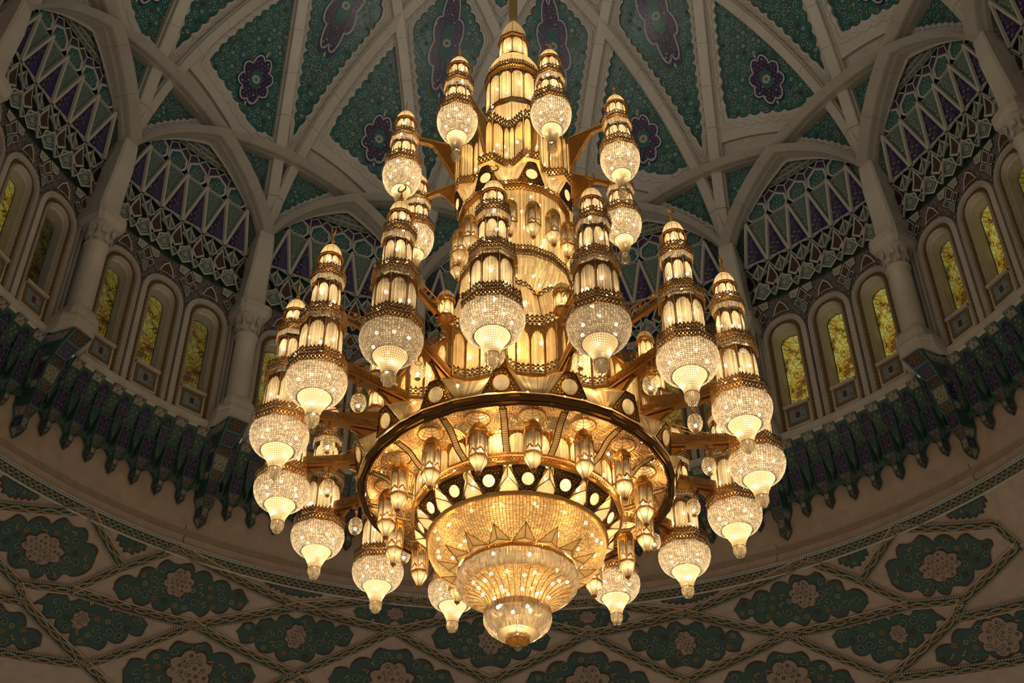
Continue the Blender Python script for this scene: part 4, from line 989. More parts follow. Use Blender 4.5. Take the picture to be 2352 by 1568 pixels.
for i in range(3, 13):
    vis = 3 <= i <= 12
    place_thing('wall_lantern', UPL, 1.20, 4.5 + 22.5 * i, 'hexagonal gilt lantern on the upper drum, ' + (['%s from the right end of the row' % s for s in ('first', 'second', 'third', 'fourth', 'fifth', 'sixth', 'seventh', 'eighth', 'ninth', 'tenth')][i - 3] if vis else 'round the back, out of sight'), 'lantern', 'hexagonal lanterns round the upper drum', [], WARM)

# ------------------------------------------------------------------ globe lamps under the arms
g, c = MB(), MB(); prof = curve([(.03, 13.545), (.085, 13.59), (.122, 13.67), (.128, 13.75), (.105, 13.84), (.05, 13.885)], 13)
beads(c, prof, 22, 0, 0, .25, .03); hoop(g, .05, 13.885, .012, 16); lathe(g, [(.035, 13.56), (.05, 13.55), (.03, 13.53), (.004, 13.51)], 12); tube(g, [(0, 0, 13.88), (0, 0, 14.08)], .008, 5)
for z_, r_ in ((13.92, .03), (13.98, .022), (14.04, .04)): ball(g, (0, 0, z_), r_)
GLB = [('globe', c.mesh('globe', [ICICLE]), None), ('hanger', g.mesh('hanger', [GOLD]), None), ('bulb', bulbs_mesh([(0, 0, 13.66)], .030), None)]
gl_where = ['hidden behind the bottom bowls', 'low right, close behind the lowest lanterns', 'low right, between two bead bowls', 'right, over a glazed storey', 'right end, against the frieze', 'right, between two beams', 'right, below a small kiosk', 'beside the dim bowl right of the axis', 'behind the brightest bowl and its drop', 'beside the dim bowl left of the axis',
 'left, below the first beam', 'left, before a gilt collar', 'left end, over a glazed storey', 'low left, against the plain stone', 'low left, behind a hexagonal lantern', 'hidden at the back']
for i in range(16):
    place_thing('globe_lamp', GLB, 3.48, 5.0 + 22.5 * i, 'small ribbed crystal globe lamp, ' + gl_where[i], 'lamp', 'globe lamps under the arms', [(13.70, .8)], WARM)

# ------------------------------------------------------------------ the chandelier's core
CH = obj('chandelier', None, rz=-math.radians(P0), label='huge tiered gilt and crystal mosque chandelier hanging on the dome axis', category='chandelier')
def part(name, mb, mats, parent=None, smooth=False, rz=0.0, **kw): return obj(name, mb.mesh(name, mats, smooth), parent or CH, rz=rz, **kw)
H16 = PI / 16
# bottom: ball, filigree cup, little lamp
m = MB(); bead_rect(m, [(.01, 10.27), (.045, 10.29), (.062, 10.33), (.045, 10.37), (.01, 10.39)], 12, 0, .2); part('bottom_ball', m, [ICICLE])
m = MB(); lace_ring(8, .05, 10.36, .205, 10.44, 2, 0, 0, .08, m); lace_ring(8, .205, 10.44, .205, 10.50, 4, 0, .3, .08, m); rail(m, 8, [(.20, 10.435), (.212, 10.44), (.20, 10.45)])
for i in range(8): t = 2 * PI * i / 8; tube(m, [(.05 * math.sin(t), .05 * math.cos(t), 10.355), (.21 * math.sin(t), .21 * math.cos(t), 10.44)], .008, 4)
part('filigree_cup', m, [GOLD_S])
g, c = MB(), MB(); rail(c, 8, [(.16, 10.50), (.12, 10.60), (.075, 10.82)]); cage(g, [(.16, 10.50), (.12, 10.60), (.075, 10.82)], 8, 2, .012)
p = part('lamp_chimney', c, [FROST]); obj('chimney_rib', g.mesh('chimney_rib', [GOLD]), p)
m = MB(); glint_row(m, 8, .205, 10.52, .018, 5); part('crystal_row', m, [ICICLE])
# cup of crystal drops
m = MB()
for r0, z1_, r1, z0_, per in ((.565, 10.98, .575, 10.84, 5), (.575, 10.87, .555, 10.74, 5), (.555, 10.77, .50, 10.66, 5), (.50, 10.70, .42, 10.60, 5), (.42, 10.63, .36, 10.55, 4)): icicles(m, 20, r0, z1_, r1, z0_, per)
part('crystal_cup', m, [ICICLE], kind='stuff')
m = MB(); lathe(m, [(.35, 10.56), (.30, 10.66), (.2, 10.74), (.10, 10.76)], 40); part('cup_bowl', m, [FROST], smooth=True)
g, c = MB(), MB(); lace_ring(20, .50, 10.92, .47, 11.03, 5, 0, .3, .08, g); rail(g, 40, [(.50, 10.91), (.515, 10.92), (.50, 10.94)]); part('neck_cresting', g, [LACE])
# trumpet with 36 ribs
tp = curve([(.465, 10.98), (.49, 11.10), (.56, 11.22), (.70, 11.33), (.86, 11.385), (.95, 11.40)], 24)
c, g = MB(), MB(); bead_rect(c, tp, 144, 0, .16)
for i in range(36):
    t = 2 * PI * i / 36; tube(g, [((r + .004) * math.sin(t), (r + .004) * math.cos(t), z - .004) for r, z in tp[::2]], .0065, 4)
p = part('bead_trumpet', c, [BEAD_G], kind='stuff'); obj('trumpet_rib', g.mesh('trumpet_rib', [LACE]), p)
m = MB()
for r0, z1_, r1, z0_, per in ((1.035, 11.66, 1.05, 11.52, 9), (1.05, 11.55, 1.03, 11.43, 9), (1.03, 11.46, .97, 11.37, 9), (.985, 11.43, .93, 11.36, 8)): icicles(m, 20, r0, z1_, r1, z0_, per)
part('crystal_rim', m, [ICICLE], kind='stuff')
m = MB(); lace_ring(20, 1.04, 11.655, 1.03, 11.755, 8, 0, .4, .08, m); rail(m, 20, [(1.0, 11.65), (1.05, 11.65), (1.05, 11.665), (1.0, 11.67)]); part('rim_cresting', m, [LACE])
# crystal spikes
def spike(w_, h, out, rbase, zb, lean):
    a = w_ / rbase / 2; A, B = pol(rbase, -a, zb), pol(rbase, a, zb); T = (0, rbase + lean, zb + h); Cc = (0, rbase + lean * .5 + out, zb + h * .36)
    return [A, B, T, Cc], [(0, 1, 3), (1, 2, 3), (2, 0, 3)]
m, g = MB(), MB(); V, Fc = spike(.38, .15, .0, 1.05, 11.74, .34); V[3] = (0, 1.05 + .13, 11.715); m.add(V, Fc, 0)
for a, b in ((0, 2), (1, 2), (0, 3), (1, 3), (2, 3)): tube(g, [V[a], V[b]], .007, 4)
SPM, SPG = m.mesh('crystal_spike', [MEDAL]), g.mesh('spike_edge', [LACE])
for i in range(16): p = obj('crystal_spike', SPM, CH, rz=-(i + .5) * PI / 8); obj('spike_edge', SPG, p)
# great bead bowl
bp = curve([(1.535, 12.30), (1.555, 12.20), (1.51, 12.06), (1.40, 11.93), (1.22, 11.82), (1.04, 11.75)], 26)
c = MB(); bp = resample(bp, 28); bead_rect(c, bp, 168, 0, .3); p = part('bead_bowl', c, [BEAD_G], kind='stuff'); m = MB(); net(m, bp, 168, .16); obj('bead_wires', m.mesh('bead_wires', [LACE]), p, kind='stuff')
m = MB()
for k in range(1, 27, 2):
    r, z = bp[k]
    for i in range(84):
        t = 2 * PI * (i + (.5 if k % 4 == 1 else 0)) / 84; s_ = .013; m.poly([((r + .012) * math.sin(t + dx / r), (r + .012) * math.cos(t + dx / r), z + dz - .006) for dx, dz in ((-s_, 0), (0, -s_), (s_, 0), (0, s_))])
part('bead_clasp', m, [LACE], kind='stuff')
RK = 32
m = MB(); rail(m, RK, [(1.50, 12.30), (1.58, 12.29), (1.60, 12.32), (1.575, 12.34), (1.60, 12.36), (1.57, 12.385), (1.54, 12.38)]); part('lower_ring', m, [GOLD])
# medallion plates and crystal pyramids of the lower band
def plate_set(rb_, zb_, rt, zt, halfb, halft, mr, mz_frac, name, inv=False, sc=.55):
    """a flaring gilt plate holding an etched disc; local +Y is outwards"""
    f = lambda u, v, o=0.0: (lambda r, z, hw: (u * hw, math.sqrt(max(r * r - (u * hw) ** 2 * .3, 0)) + o * .75, z - o * .65))(rb_ + (rt - rb_) * v, zb_ + (zt - zb_) * v, halfb + (halft - halfb) * v)
    g, d = MB(), MB(); H = math.hypot(rt - rb_, zt - zb_); hwc = halfb + (halft - halfb) * mz_frac
    n = 40; A = []; lp = []
    for i in range(n):
        t = 2 * PI * i / n; A.append((mr * math.cos(t), mr * math.sin(t)))
        k = max(abs(math.cos(t)), abs(math.sin(t)))
    def pt(x, y, o):                                                 # plate metric coordinates, centre of the disc at (0,0)
        v = mz_frac + y / H; hw = halfb + (halft - halfb) * v; return f(x / hw if hw > 1e-6 else 0, v, o)
    out = []
    for i in range(n):
        t = 2 * PI * i / n; c, s = math.cos(t), math.sin(t); k = 1e9
        if s > 0: k = min(k, (1 - mz_frac) * H / s)
        if s < 0: k = min(k, mz_frac * H / -s)
        sl = (halft - halfb) / H; den = abs(c) - sl * s if True else 1
        if den > 1e-6: k = min(k, hwc / den)
        out.append((k * c, k * s))
    # pierced scroll ground: ring sheet broken by scrolls
    g.grid([[pt(x, y, .0) for x, y in out], [pt(x * .97, y * .97, .018) for x, y in out], [pt(x * .93, y * .93, .018) for x, y in out], [pt(x * .92, y * .92, .004) for x, y in out]], 1, closed=True)
    rng = random.Random(9); M = lambda x, y, h: pt(x, y, h)
    inner = [(x * .92, y * .92) for x, y in out]; hole = [(x * 1.12, y * 1.12) for x, y in A]
    g.grid([[pt(x * .92, y * .92, .002) for x, y in out], [pt(x * 1.05, y * 1.05, .002) for x, y in A]], 2, closed=True)
    arabesque(g, M, inner, .060, rng, .010, (0, 0, 0), [(x * 1.08, y * 1.08) for x, y in A], .15)
    g.grid([[pt(x * 1.10, y * 1.10, .004) for x, y in A], [pt(x * 1.07, y * 1.07, .022) for x, y in A], [pt(x, y, .022) for x, y in A], [pt(x * .97, y * .97, .008) for x, y in A]], 0, closed=True)
    d.grid([[pt(x * t, y * t, .008 + .02 * (1 - t * t)) for x, y in A] for t in (1, .8, .55, .3, .02)], 0, closed=True)
    return g.mesh('medallion_plate', [GOLD, GOLD_D, UMBER_M]), d.mesh('etched_disc', [MEDAL])
UMBER_M = pbr('dark_gilt_ground', (.10, .05, .015), .4, 1.0)
gm, dm = plate_set(1.56, 12.39, 1.80, 12.73, .155, .30, .105, .48, 'low', True)
for i in range(16): p = obj('medallion_plate', gm, CH, rz=-(i + .5) * PI / 8); obj('etched_disc', dm, p)
V, Fc = spike(.46, .34, .10, 1.57, 12.39, .27); m, g = MB(), MB(); m.add(V, Fc, 0)
for a, b in ((0, 2), (1, 2), (0, 3), (1, 3), (2, 3), (0, 1)): tube(g, [V[a], V[b]], .009, 4)
SPM, SPG = m.mesh('crystal_pyramid', [PANEL]), g.mesh('pyramid_edge', [LACE])
for i in range(16): p = obj('crystal_pyramid', SPM, CH, rz=-i * PI / 8); obj('pyramid_edge', SPG, p)
m = MB(); rail(m, 32, [(1.80, 12.72), (1.86, 12.71), (1.885, 12.75), (1.87, 12.79), (1.82, 12.80)], H16 / 2); lace_ring(32, 1.86, 12.79, 1.84, 12.90, 6, 0, 0, .07, m); rail(m, 32, [(1.78, 12.92), (1.87, 12.91), (1.87, 12.93), (1.78, 12.94)]); part('band_moulding', m, [GOLD])
# inner drum glass behind the lanterns
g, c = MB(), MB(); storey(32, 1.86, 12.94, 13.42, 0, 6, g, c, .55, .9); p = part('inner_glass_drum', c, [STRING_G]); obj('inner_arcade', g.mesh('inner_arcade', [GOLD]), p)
# soffit net with ports, curved brackets, bronze ring
m, c = MB(), MB()
def soff(r, t, o=0.0): return (r * math.sin(t), r * math.cos(t), 13.36 + .06 * (2.7 - r) - o)
PR, PC = .215, 2.335
for i in range(16):
    n = 40; inn, out = [], []
    for k in range(n):
        t = 2 * PI * k / n; x, y = PR * math.cos(t), PR * math.sin(t); inn.append((PC + y, x / PC))
        c_, s_ = math.cos(t), math.sin(t); kk = min((2.73 - PC) / s_ if s_ > 1e-6 else 9, (PC - 1.88) / -s_ if s_ < -1e-6 else 9, .5 / abs(c_) if abs(c_) > 1e-6 else 9)
        yy = kk * s_; hw = (PC + yy) * PI / 16 * .98; xx = max(-hw, min(hw, kk * c_ * 1.2)); out.append((PC + yy, xx / (PC + yy)))
    a0 = (i + .5) * PI / 8; R_ = 7
    for q in range(R_):                                               # net of shallow scale-like glass beads round each port
        ra = [(inn[k][0] + (out[k][0] - inn[k][0]) * q / R_, inn[k][1] + (out[k][1] - inn[k][1]) * q / R_) for k in range(n)]
        rb2 = [(inn[k][0] + (out[k][0] - inn[k][0]) * (q + .93) / R_, inn[k][1] + (out[k][1] - inn[k][1]) * (q + .93) / R_) for k in range(n)]
        for k in range(n):
            k2 = (k + 1) % n; g_ = lambda P, e: soff(P[0], a0 + P[1], e); Q = [g_(ra[k], 0), g_(ra[k2], 0), g_(rb2[k2], 0), g_(rb2[k], 0)]
            cc = [sum(v[z] for v in Q) / 4 for z in range(3)]; cc[2] -= .022; Q = [v3(v, tuple(cc), .08) for v in Q]
            c.add(Q + [tuple(cc)], [(0, 1, 4), (1, 2, 4), (2, 3, 4), (3, 0, 4)], 0)
    prof = [(PR * math.cos(b), .02 + PR * .75 * math.sin(b)) for b in np.linspace(0, PI / 2 - .1, 6)]
    ccx, ccy = PC * math.sin(a0), PC * math.cos(a0)
    c.grid([[(ccx + r * math.cos(t), ccy + r * math.sin(t), 13.38 + z) for t in [2 * PI * k / 24 for k in range(24)]] for r, z in prof], 1, closed=True)
    for b_ in range(8):
        t = 2 * PI * b_ / 8; tube(m, [(ccx + r * math.cos(t) * .99, ccy + r * math.sin(t) * .99, 13.375 + z) for r, z in prof], .006, 4)
    for rr, zz in prof[1:5]: tube(m, [(ccx + rr * math.cos(t), ccy + rr * math.sin(t), 13.375 + zz) for t in [2 * PI * k / 20 for k in range(20)]], .005, 4, closed=True)
    tube(m, [(ccx + PR * math.cos(t), ccy + PR * math.sin(t), 13.355) for t in [2 * PI * k / 28 for k in range(28)]], .014, 6, closed=True)
p = part('soffit_net', c, [BEAD_G, PANEL], kind='stuff'); obj('port_ring', m.mesh('port_ring', [GOLD]), p)
m = MB(); lathe(m, [(1.87, 13.78), (2.5, 13.72), (2.82, 13.48)], 64); part('soffit_backing', m, [GOLD_S])
m, c = MB(), MB(); path = curve([(2.66, 13.30), (2.52, 13.26), (2.40, 13.22), (2.28, 13.12), (2.16, 13.02), (2.02, 12.97), (1.90, 12.94)], 22)
w_ = .055
c.grid([[(x, r, z - .012) for r, z in path] for x in (-w_, -w_ * .33, w_ * .33, w_)], 0)
for x in (-w_, w_): tube(m, [(x, r, z - .012) for r, z in path], .010, 5)
for k in range(1, 21): tube(m, [(-w_, path[k][0], path[k][1] - .014), (w_, path[k][0], path[k][1] - .014)], .0035, 4)
for t in range(8): a = 2 * PI * t / 8; m.poly([(0, 2.68, 13.28), (.05 * math.cos(a - .3), 2.68 + .05 * math.sin(a - .3), 13.26), (.075 * math.cos(a), 2.68 + .075 * math.sin(a), 13.27), (.05 * math.cos(a + .3), 2.68 + .05 * math.sin(a + .3), 13.26)])
BM, BC = m.mesh('curved_bracket', [GOLD_D]), c.mesh('bracket_glass', [FROST])
for i in range(16): p = obj('curved_bracket', BM, CH, rz=-i * PI / 8); obj('bracket_glass', BC, p)
m = MB(); prof = [(2.70, 13.33), (2.72, 13.275), (2.75, 13.265), (2.765, 13.29), (2.79, 13.275), (2.805, 13.31), (2.84, 13.31), (2.872, 13.35), (2.862, 13.41), (2.85, 13.44), (2.80, 13.46), (2.70, 13.45)]
rows = []
for r, z in prof:
    row = []
    for i in range(16):
        for d, k in ((-.105, 1.0), (.105, 1.0)): t = i * PI / 8 + d; row.append((r * k * math.sin(t), r * k * math.cos(t), z))
        t = (i + .5) * PI / 8
    rows.append(row)
m.grid(rows, 0, closed=True); part('bronze_ring', m, [GOLD_D])
# medallion triangles above the ring and the glass valleys between
gm, dm = plate_set(2.86, 13.45, 2.99, 13.87, .34, .10, .135, .40, 'up')
for i in range(16): p = obj('medallion_plate', gm, CH, rz=-i * PI / 8); obj('etched_disc', dm, p)
c, g = MB(), MB()
for s_ in (-1, 1):
    A, B = np.array((s_ * .335, 2.83, 13.46)), np.array((s_ * .105, 2.97, 13.86))
    K1, K2 = np.array(pol(2.325, s_ * .088, 14.24)), np.array(pol(2.27, s_ * PI / 16, 14.24)); D2 = np.array(pol(2.80, s_ * PI / 16, 13.47)); D1 = (A + D2) / 2
    for (a0_, a1_, b0_, b1_, cn_) in ((A, B, D1, K1, 9), (D1, K1, D2, K2, 8)):
        f = lambda u, v, o=0.0: tuple((a0_ * (1 - v) + a1_ * v) * (1 - u) + (b0_ * (1 - v) + b1_ * v) * u + np.array((0, o, -o)))
        string_panel(c, f, cn_, seg=8, dep=.010)
    tube(g, [tuple(B), tuple(K1)], .009, 4); tube(g, [tuple(K1), tuple(K2)], .009, 4)
    c.poly([tuple(B), (0, 2.97, 13.86), (0, 2.54, 14.26), tuple(K1)], 0)
VG, VE = c.mesh('glass_valley', [STRING_G]), g.mesh('valley_edge', [GOLD])
for i in range(16): p = obj('glass_valley', VG, CH, rz=-i * PI / 8); obj('valley_edge', VE, p)
# great arcaded storey: star plan, three facets between neighbouring arms
def star_plan(ra, rc, e=.10):
    out = []
    for i in range(16):
        for d, r in ((-.5 * e, ra), (.5 * e, ra), (1.9 * e, rc), (PI / 8 - 1.9 * e, rc)): out.append((r, i * PI / 8 + d))
    return out
SP_ = [(r, t) for r, t in [x for i in range(16) for x in ((2.52, i * PI / 8 - .018), (2.52, i * PI / 8 + .018), (2.30, i * PI / 8 + .085), (2.27, i * PI / 8 + PI / 16), (2.30, i * PI / 8 + PI / 8 - .085))]]
def plan_side(Pl, i, z0, z1, fl=0.0):
    (r0, a), (r1, b) = Pl[i % len(Pl)], Pl[(i + 1) % len(Pl)]; p, q = np.array((r0 * math.sin(a), r0 * math.cos(a))), np.array((r1 * math.sin(b), r1 * math.cos(b))); n = np.array(((q - p)[1], -(q - p)[0])); n = n / np.linalg.norm(n); n = n if n @ (p + q) > 0 else -n
    return lambda u, v, o=0.0: (*(p + (q - p) * u + n * (o + fl * v)), z0 + (z1 - z0) * v)
def star_band(mb, Pl, z0, z1, units, crest, w_=.06, fl=0.0):
    for i in range(len(Pl)):
        (r0, a), (r1, b) = Pl[i], Pl[(i + 1) % len(Pl)]; L = math.dist((r0 * math.sin(a), r0 * math.cos(a)), (r1 * math.sin(b), r1 * math.cos(b))); u = max(1, round(L / units))
        lace_side(mb, plan_side(Pl, i, z0, z1, fl), u, L / (z1 - z0), crest, 0, w_)
c, g, g2 = MB(), MB(), MB()
for i in range(len(SP_)):
    k = i % 5; f = plan_side(SP_, i, 14.30, 15.36)
    if k in (2, 3): string_panel(c, f, 14, seg=12, dep=.008); arcade_side(g, f, 1, .075, .74, .95)
    elif k == 0: g.grid([[f(0, 0), f(0, 1)], [f(1, 0), f(1, 1)]])
    else: string_panel(c, f, 8, seg=12, dep=.008); arcade_side(g, f, 1, .12, .74, .95)
p = part('great_glass_storey', c, [STRING_G]); obj('great_arcade', g.mesh('great_arcade', [GOLD_S]), p)
m = MB(); star_band(m, SP_, 14.27, 14.38, .10, 0, .07, 0); star_band(m, [(r + .004, t) for r, t in SP_], 14.38, 14.50, .10, .45, .07); part('lower_cresting', m, [LACE])
m = MB(); star_band(m, SP_, 15.40, 15.52, .10, 0, .07); star_band(m, SP_, 15.52, 15.64, .10, .45, .07); part('upper_cresting', m, [LACE])
m = MB()
for z0_, z1_ in ((14.25, 14.29), (15.35, 15.41)):
    P_ = [[(r * k * math.sin(t), r * k * math.cos(t), z) for r, t in SP_] for k, z in ((.97, z0_), (1.012, z0_), (1.012, z1_), (.97, z1_))]; m.grid(P_, 0, closed=True)
Pk = [[(r * k * math.sin(t), r * k * math.cos(t), 15.37) for r, t in SP_] for k in (1.0, .6)]; m.grid(Pk, 0, closed=True)
part('cornice_rail', m, [GOLD])
# arms to the sixteen pendants, kiosks at their roots
m = MB(); g = MB()
def slab(mb, y0, y1, zt, zbf, x0, x1, n=10, mat=0):
    T = [(y0 + (y1 - y0) * i / n) for i in range(n + 1)]
    P = [[(x0, y, zt(y)) for y in T], [(x1, y, zt(y)) for y in T], [(x1, y, zbf(y)) for y in T], [(x0, y, zbf(y)) for y in T], [(x0, y, zt(y)) for y in T]]; mb.grid(P, mat)
slab(m, 2.45, 4.02, lambda y: 14.42, lambda y: 14.27 + .015 * math.sin(y * 30), -.045, .045)
slab(m, 2.45, 4.0, lambda y: 14.22, lambda y: 14.17, -.065, .065)
slab(m, 2.45, 3.1, lambda y: 14.15, lambda y: 13.86 + .30 * ((y - 2.45) / .65) ** 1.6 + .02 * abs(math.sin(y * 24)), -.04, .04, 16)
slab(m, 3.6, 4.0, lambda y: 14.15, lambda y: 14.02 + .10 * abs(math.sin(y * 15)), -.03, .03, 12)
slab(m, 2.5, 4.0, lambda y: 15.38 + .03 * math.sin((y - 2.5) * 2), lambda y: 15.31, -.035, .035)
slab(m, 2.5, 3.0, lambda y: 15.31, lambda y: 14.95 + .32 * ((y - 2.5) / .5) ** .7 + .02 * abs(math.sin(y * 24)), -.035, .035, 16)
for x in (-.05, .05): tube(m, [(x, 2.9, 15.62), (x, 3.98, 15.52)], .012, 5)
for y in (3.1, 3.4, 3.7): ball(m, (0, y, 15.58), .045, 8); tube(m, [(-.05, y, 15.58), (.05, y, 15.58)], .02, 5)
tube(m, [(-.02, 2.55, 14.10), (0, 2.8, 13.98), (0, 3.1, 14.12)], .02, 5); ball(m, (0, 3.48, 14.12), .04, 8); lathe_ = None
ARM = m.mesh('arm', [LACE])
g = MB()
for y in np.linspace(2.5, 3.98, 38):                                  # corrugated glass cheeks of the arm
    for x in (-.062, .062): g.poly([(x, y, 14.41), (x * 1.12, y + .018, 14.33), (x, y, 14.25), (x * 1.0, y - .012, 14.33)])
ARMG = g.mesh('arm_glass', [STRING_G])
for i in range(16): p = obj('arm', ARM, CH, rz=-i * PI / 8); obj('arm_glass', ARMG, p)
g, c = MB(), MB(); storey(8, .135, 15.48, 15.84, PI / 8, 4, g, c, .6, .92, lobed=False); rail(g, 8, [(.10, 15.46), (.16, 15.46), (.16, 15.49), (.13, 15.49)], PI / 8); dome_cap(g, c, .155, 15.87, .25, 8, PI / 8); rail(g, 8, [(.13, 15.84), (.18, 15.85), (.155, 15.88)], PI / 8); ball(g, (0, 0, 16.14), .02)
for v in (g, c): v.v = [(x, y + 2.70, z) for x, y, z in v.v]
KG, KC = g.mesh('kiosk', [GOLD]), c.mesh('kiosk_glass', [FROST]); KB = bulbs_mesh([(0, 2.70, 15.62)], .035)
for i in range(16): p = obj('kiosk', KG, CH, rz=-i * PI / 8); obj('kiosk_glass', KC, p); obj('kiosk_bulb', KB, p)
# petal storey above the deck
c, g = MB(), MB()
def petal(r, amp, t): return amp * abs(math.cos(t * 4)) ** 1.5
n = 192; rows = []
for v in np.linspace(0, 1, 9):
    rows.append([pol((1.95 + (1.36 - 1.95) * v ** .8) * (1 + .02 * (math.cos(24 * t))), t, 15.42 + v * (1.55 + .38 * abs(math.cos(4 * t)))) for t in [2 * PI * i / n for i in range(n)]])
for i in range(n):
    for v0 in range(8):
        A_0, A_1, B_0, B_1 = (np.array(rows[v0][i]), np.array(rows[v0][(i + 1) % n]), np.array(rows[v0 + 1][i]), np.array(rows[v0 + 1][(i + 1) % n]))
        if v0 % 2 == 0: B_0, B_1 = np.array(rows[v0 + 2][i]), np.array(rows[v0 + 2][(i + 1) % n])
        else: continue
        mA, mB = (A_0 + A_1) / 2 * (1.008, 1.008, 1), (B_0 + B_1) / 2 * (1.008, 1.008, 1)
        c.add([tuple(A_0 * .94 + A_1 * .06), tuple(mA), tuple(A_1 * .94 + A_0 * .06), tuple(B_0 * .94 + B_1 * .06), tuple(mB), tuple(B_1 * .94 + B_0 * .06)], [(0, 1, 4, 3), (1, 2, 5, 4)])
tops = rows[-1]
for i in range(n):
    p_, q_ = tops[i], tops[(i + 1) % n]; u = np.array(p_); v_ = np.array(q_); up_ = np.array((0, 0, .13))
    f = lambda a, b, o=0.0, u=u, v_=v_: tuple(u + (v_ - u) * a + up_ * (b - .5) + np.array((u[0], u[1], 0)) * (.01 + o))
    if i % 2 == 0:
        w2 = np.array(tops[(i + 2) % n]); f = lambda a, b, o=0.0, u=u, v_=w2: tuple(u + (v_ - u) * a + up_ * (b - .5) + np.array((u[0], u[1], 0)) * .01); lace_side(g, f, 1, .7, .35, 0, .08)
for i in range(8):
    t = (i + .5) * PI / 4; tube(g, [pol((1.95 + (1.36 - 1.95) * v ** .8) * 1.02, t, 15.42 + v * 1.55) for v in np.linspace(0, 1, 6)], .012, 4)
p = part('petal_storey', c, [PANEL]); obj('petal_cresting', g.mesh('petal_cresting', [LACE]), p)
# bell of glass rods under the upper drum
c = MB(); bpz = curve([(1.14, 18.36), (1.12, 18.12), (1.0, 17.85), (.80, 17.62), (.62, 17.50)], 7)
for k in range(len(bpz) - 1):
    (r0, z0_), (r1, z1_) = bpz[k], bpz[k + 1]
    for i in range(16): string_panel(c, side_fn(16, r1, z1_, r0, z0_, 0, i), 9, dep=.012)
part('glass_bell', c, [STRING_G]); m = MB(); lathe(m, [(1.30, 17.2), (.9, 17.35), (.62, 17.48)], 48); part('inner_deck', m, [GOLD_S])
m = MB(); lace_ring(16, 1.17, 18.38, 1.17, 18.50, 7, 0, .4, .08, m); rail(m, 16, [(1.1, 18.35), (1.18, 18.36), (1.18, 18.39), (1.1, 18.4)]); lace_ring(16, 1.15, 18.26, 1.17, 18.35, 7, 0, 0, .08, m); part('bell_cresting', m, [LACE])
# upper drum behind the hexagonal lanterns
g, c = MB(), MB()
for i in range(16): f = side_fn(16, 1.03, 18.42, 1.10, 20.18, H16, i); string_panel(c, f, 10, dep=.010); g.grid([[f(0, v, .0) for v in (0, 1)], [f(.02, v, .012) for v in (0, 1)], [f(.04, v, 0) for v in (0, 1)]])
p = part('upper_drum', c, [STRING_G]); obj('drum_strip', g.mesh('drum_strip', [GOLD]), p)
m = MB(); lace_ring(16, 1.20, 20.24, 1.19, 20.36, 6, H16, .4, .08, m); lace_ring(16, 1.17, 20.10, 1.20, 20.20, 6, H16, 0, .08, m); rail(m, 16, [(1.08, 20.2), (1.21, 20.205), (1.21, 20.235), (1.1, 20.24)], H16); part('drum_cresting', m, [LACE])
# eight medallion plates with glass sails between
gm, dm = plate_set(1.22, 20.26, 1.31, 20.82, .30, .09, .125, .42, 'top')
OFF = math.radians(28.5 - P0)
for i in range(8): p = obj('medallion_plate', gm, CH, rz=-(OFF + i * PI / 4)); obj('etched_disc', dm, p)
c, g = MB(), MB()
for s_ in (-1, 1):
    A, B = np.array((s_ * .29, 1.20, 20.30)), np.array((s_ * .09, 1.31, 20.82)); tA = PI / 8; Cc, Dd = np.array(pol(1.04, s_ * tA, 20.98)), np.array(pol(1.16, s_ * tA, 20.42))
    f = lambda u, v, o=0.0: tuple((A * (1 - v) + B * v) * (1 - u) + (Dd * (1 - v) + Cc * v) * u + np.array((0, o, 0)) - np.array((0, .10, 0)) * math.sin(PI * u)); string_panel(c, f, 9, dep=.01)
SA = c.mesh('glass_sail', [PANEL])
for i in range(8): obj('glass_sail', SA, CH, rz=-(OFF + i * PI / 4))
# lobed storey and its crestings
LP = []
for i in range(8):
    for d, r in ((-.28, 1.04), (-.13, 1.30), (.13, 1.30), (.28, 1.04), (PI / 8, .98)): LP.append((r, OFF + i * PI / 4 + d))
c, g = MB(), MB()
for i in range(len(LP)):
    f = plan_side(LP, i, 21.14, 22.26)
    if i % 5 == 1: string_panel(c, f, 8, dep=.008); arcade_side(g, lambda u, v, o=0.0, f=f: f(u * .5, v, o), 1, .08, .74, .93, lobed=False); arcade_side(g, lambda u, v, o=0.0, f=f: f(.5 + u * .5, v, o), 1, .08, .74, .93, lobed=False)
    else: string_panel(c, f, 5, dep=.008); arcade_side(g, f, 1, .09, .78, .94, lobed=False)
p = part('lobed_glass_storey', c, [STRING_G]); obj('lobed_arcade', g.mesh('lobed_arcade', [GOLD]), p)
m = MB(); star_band(m, LP, 20.96, 21.14, .085, .35, .075, .03); part('lobed_lower_cresting', m, [LACE]); m = MB(); star_band(m, LP, 22.24, 22.42, .085, .4, .075, .03); part('lobed_upper_cresting', m, [LACE])
m = MB(); Pk = [[(r * k * math.sin(t), r * k * math.cos(t), z) for r, t in LP] for k, z in ((1.0, 22.25), (.75, 22.34), (.42, 22.36))]; m.grid(Pk, 0, closed=True); Pk = [[(r * k * math.sin(t), r * k * math.cos(t), z) for r, t in LP] for k, z in ((1.0, 20.96), (.85, 20.98))]; m.grid(Pk, 0, closed=True); part('lobed_deck', m, [GOLD_S], kind='stuff')
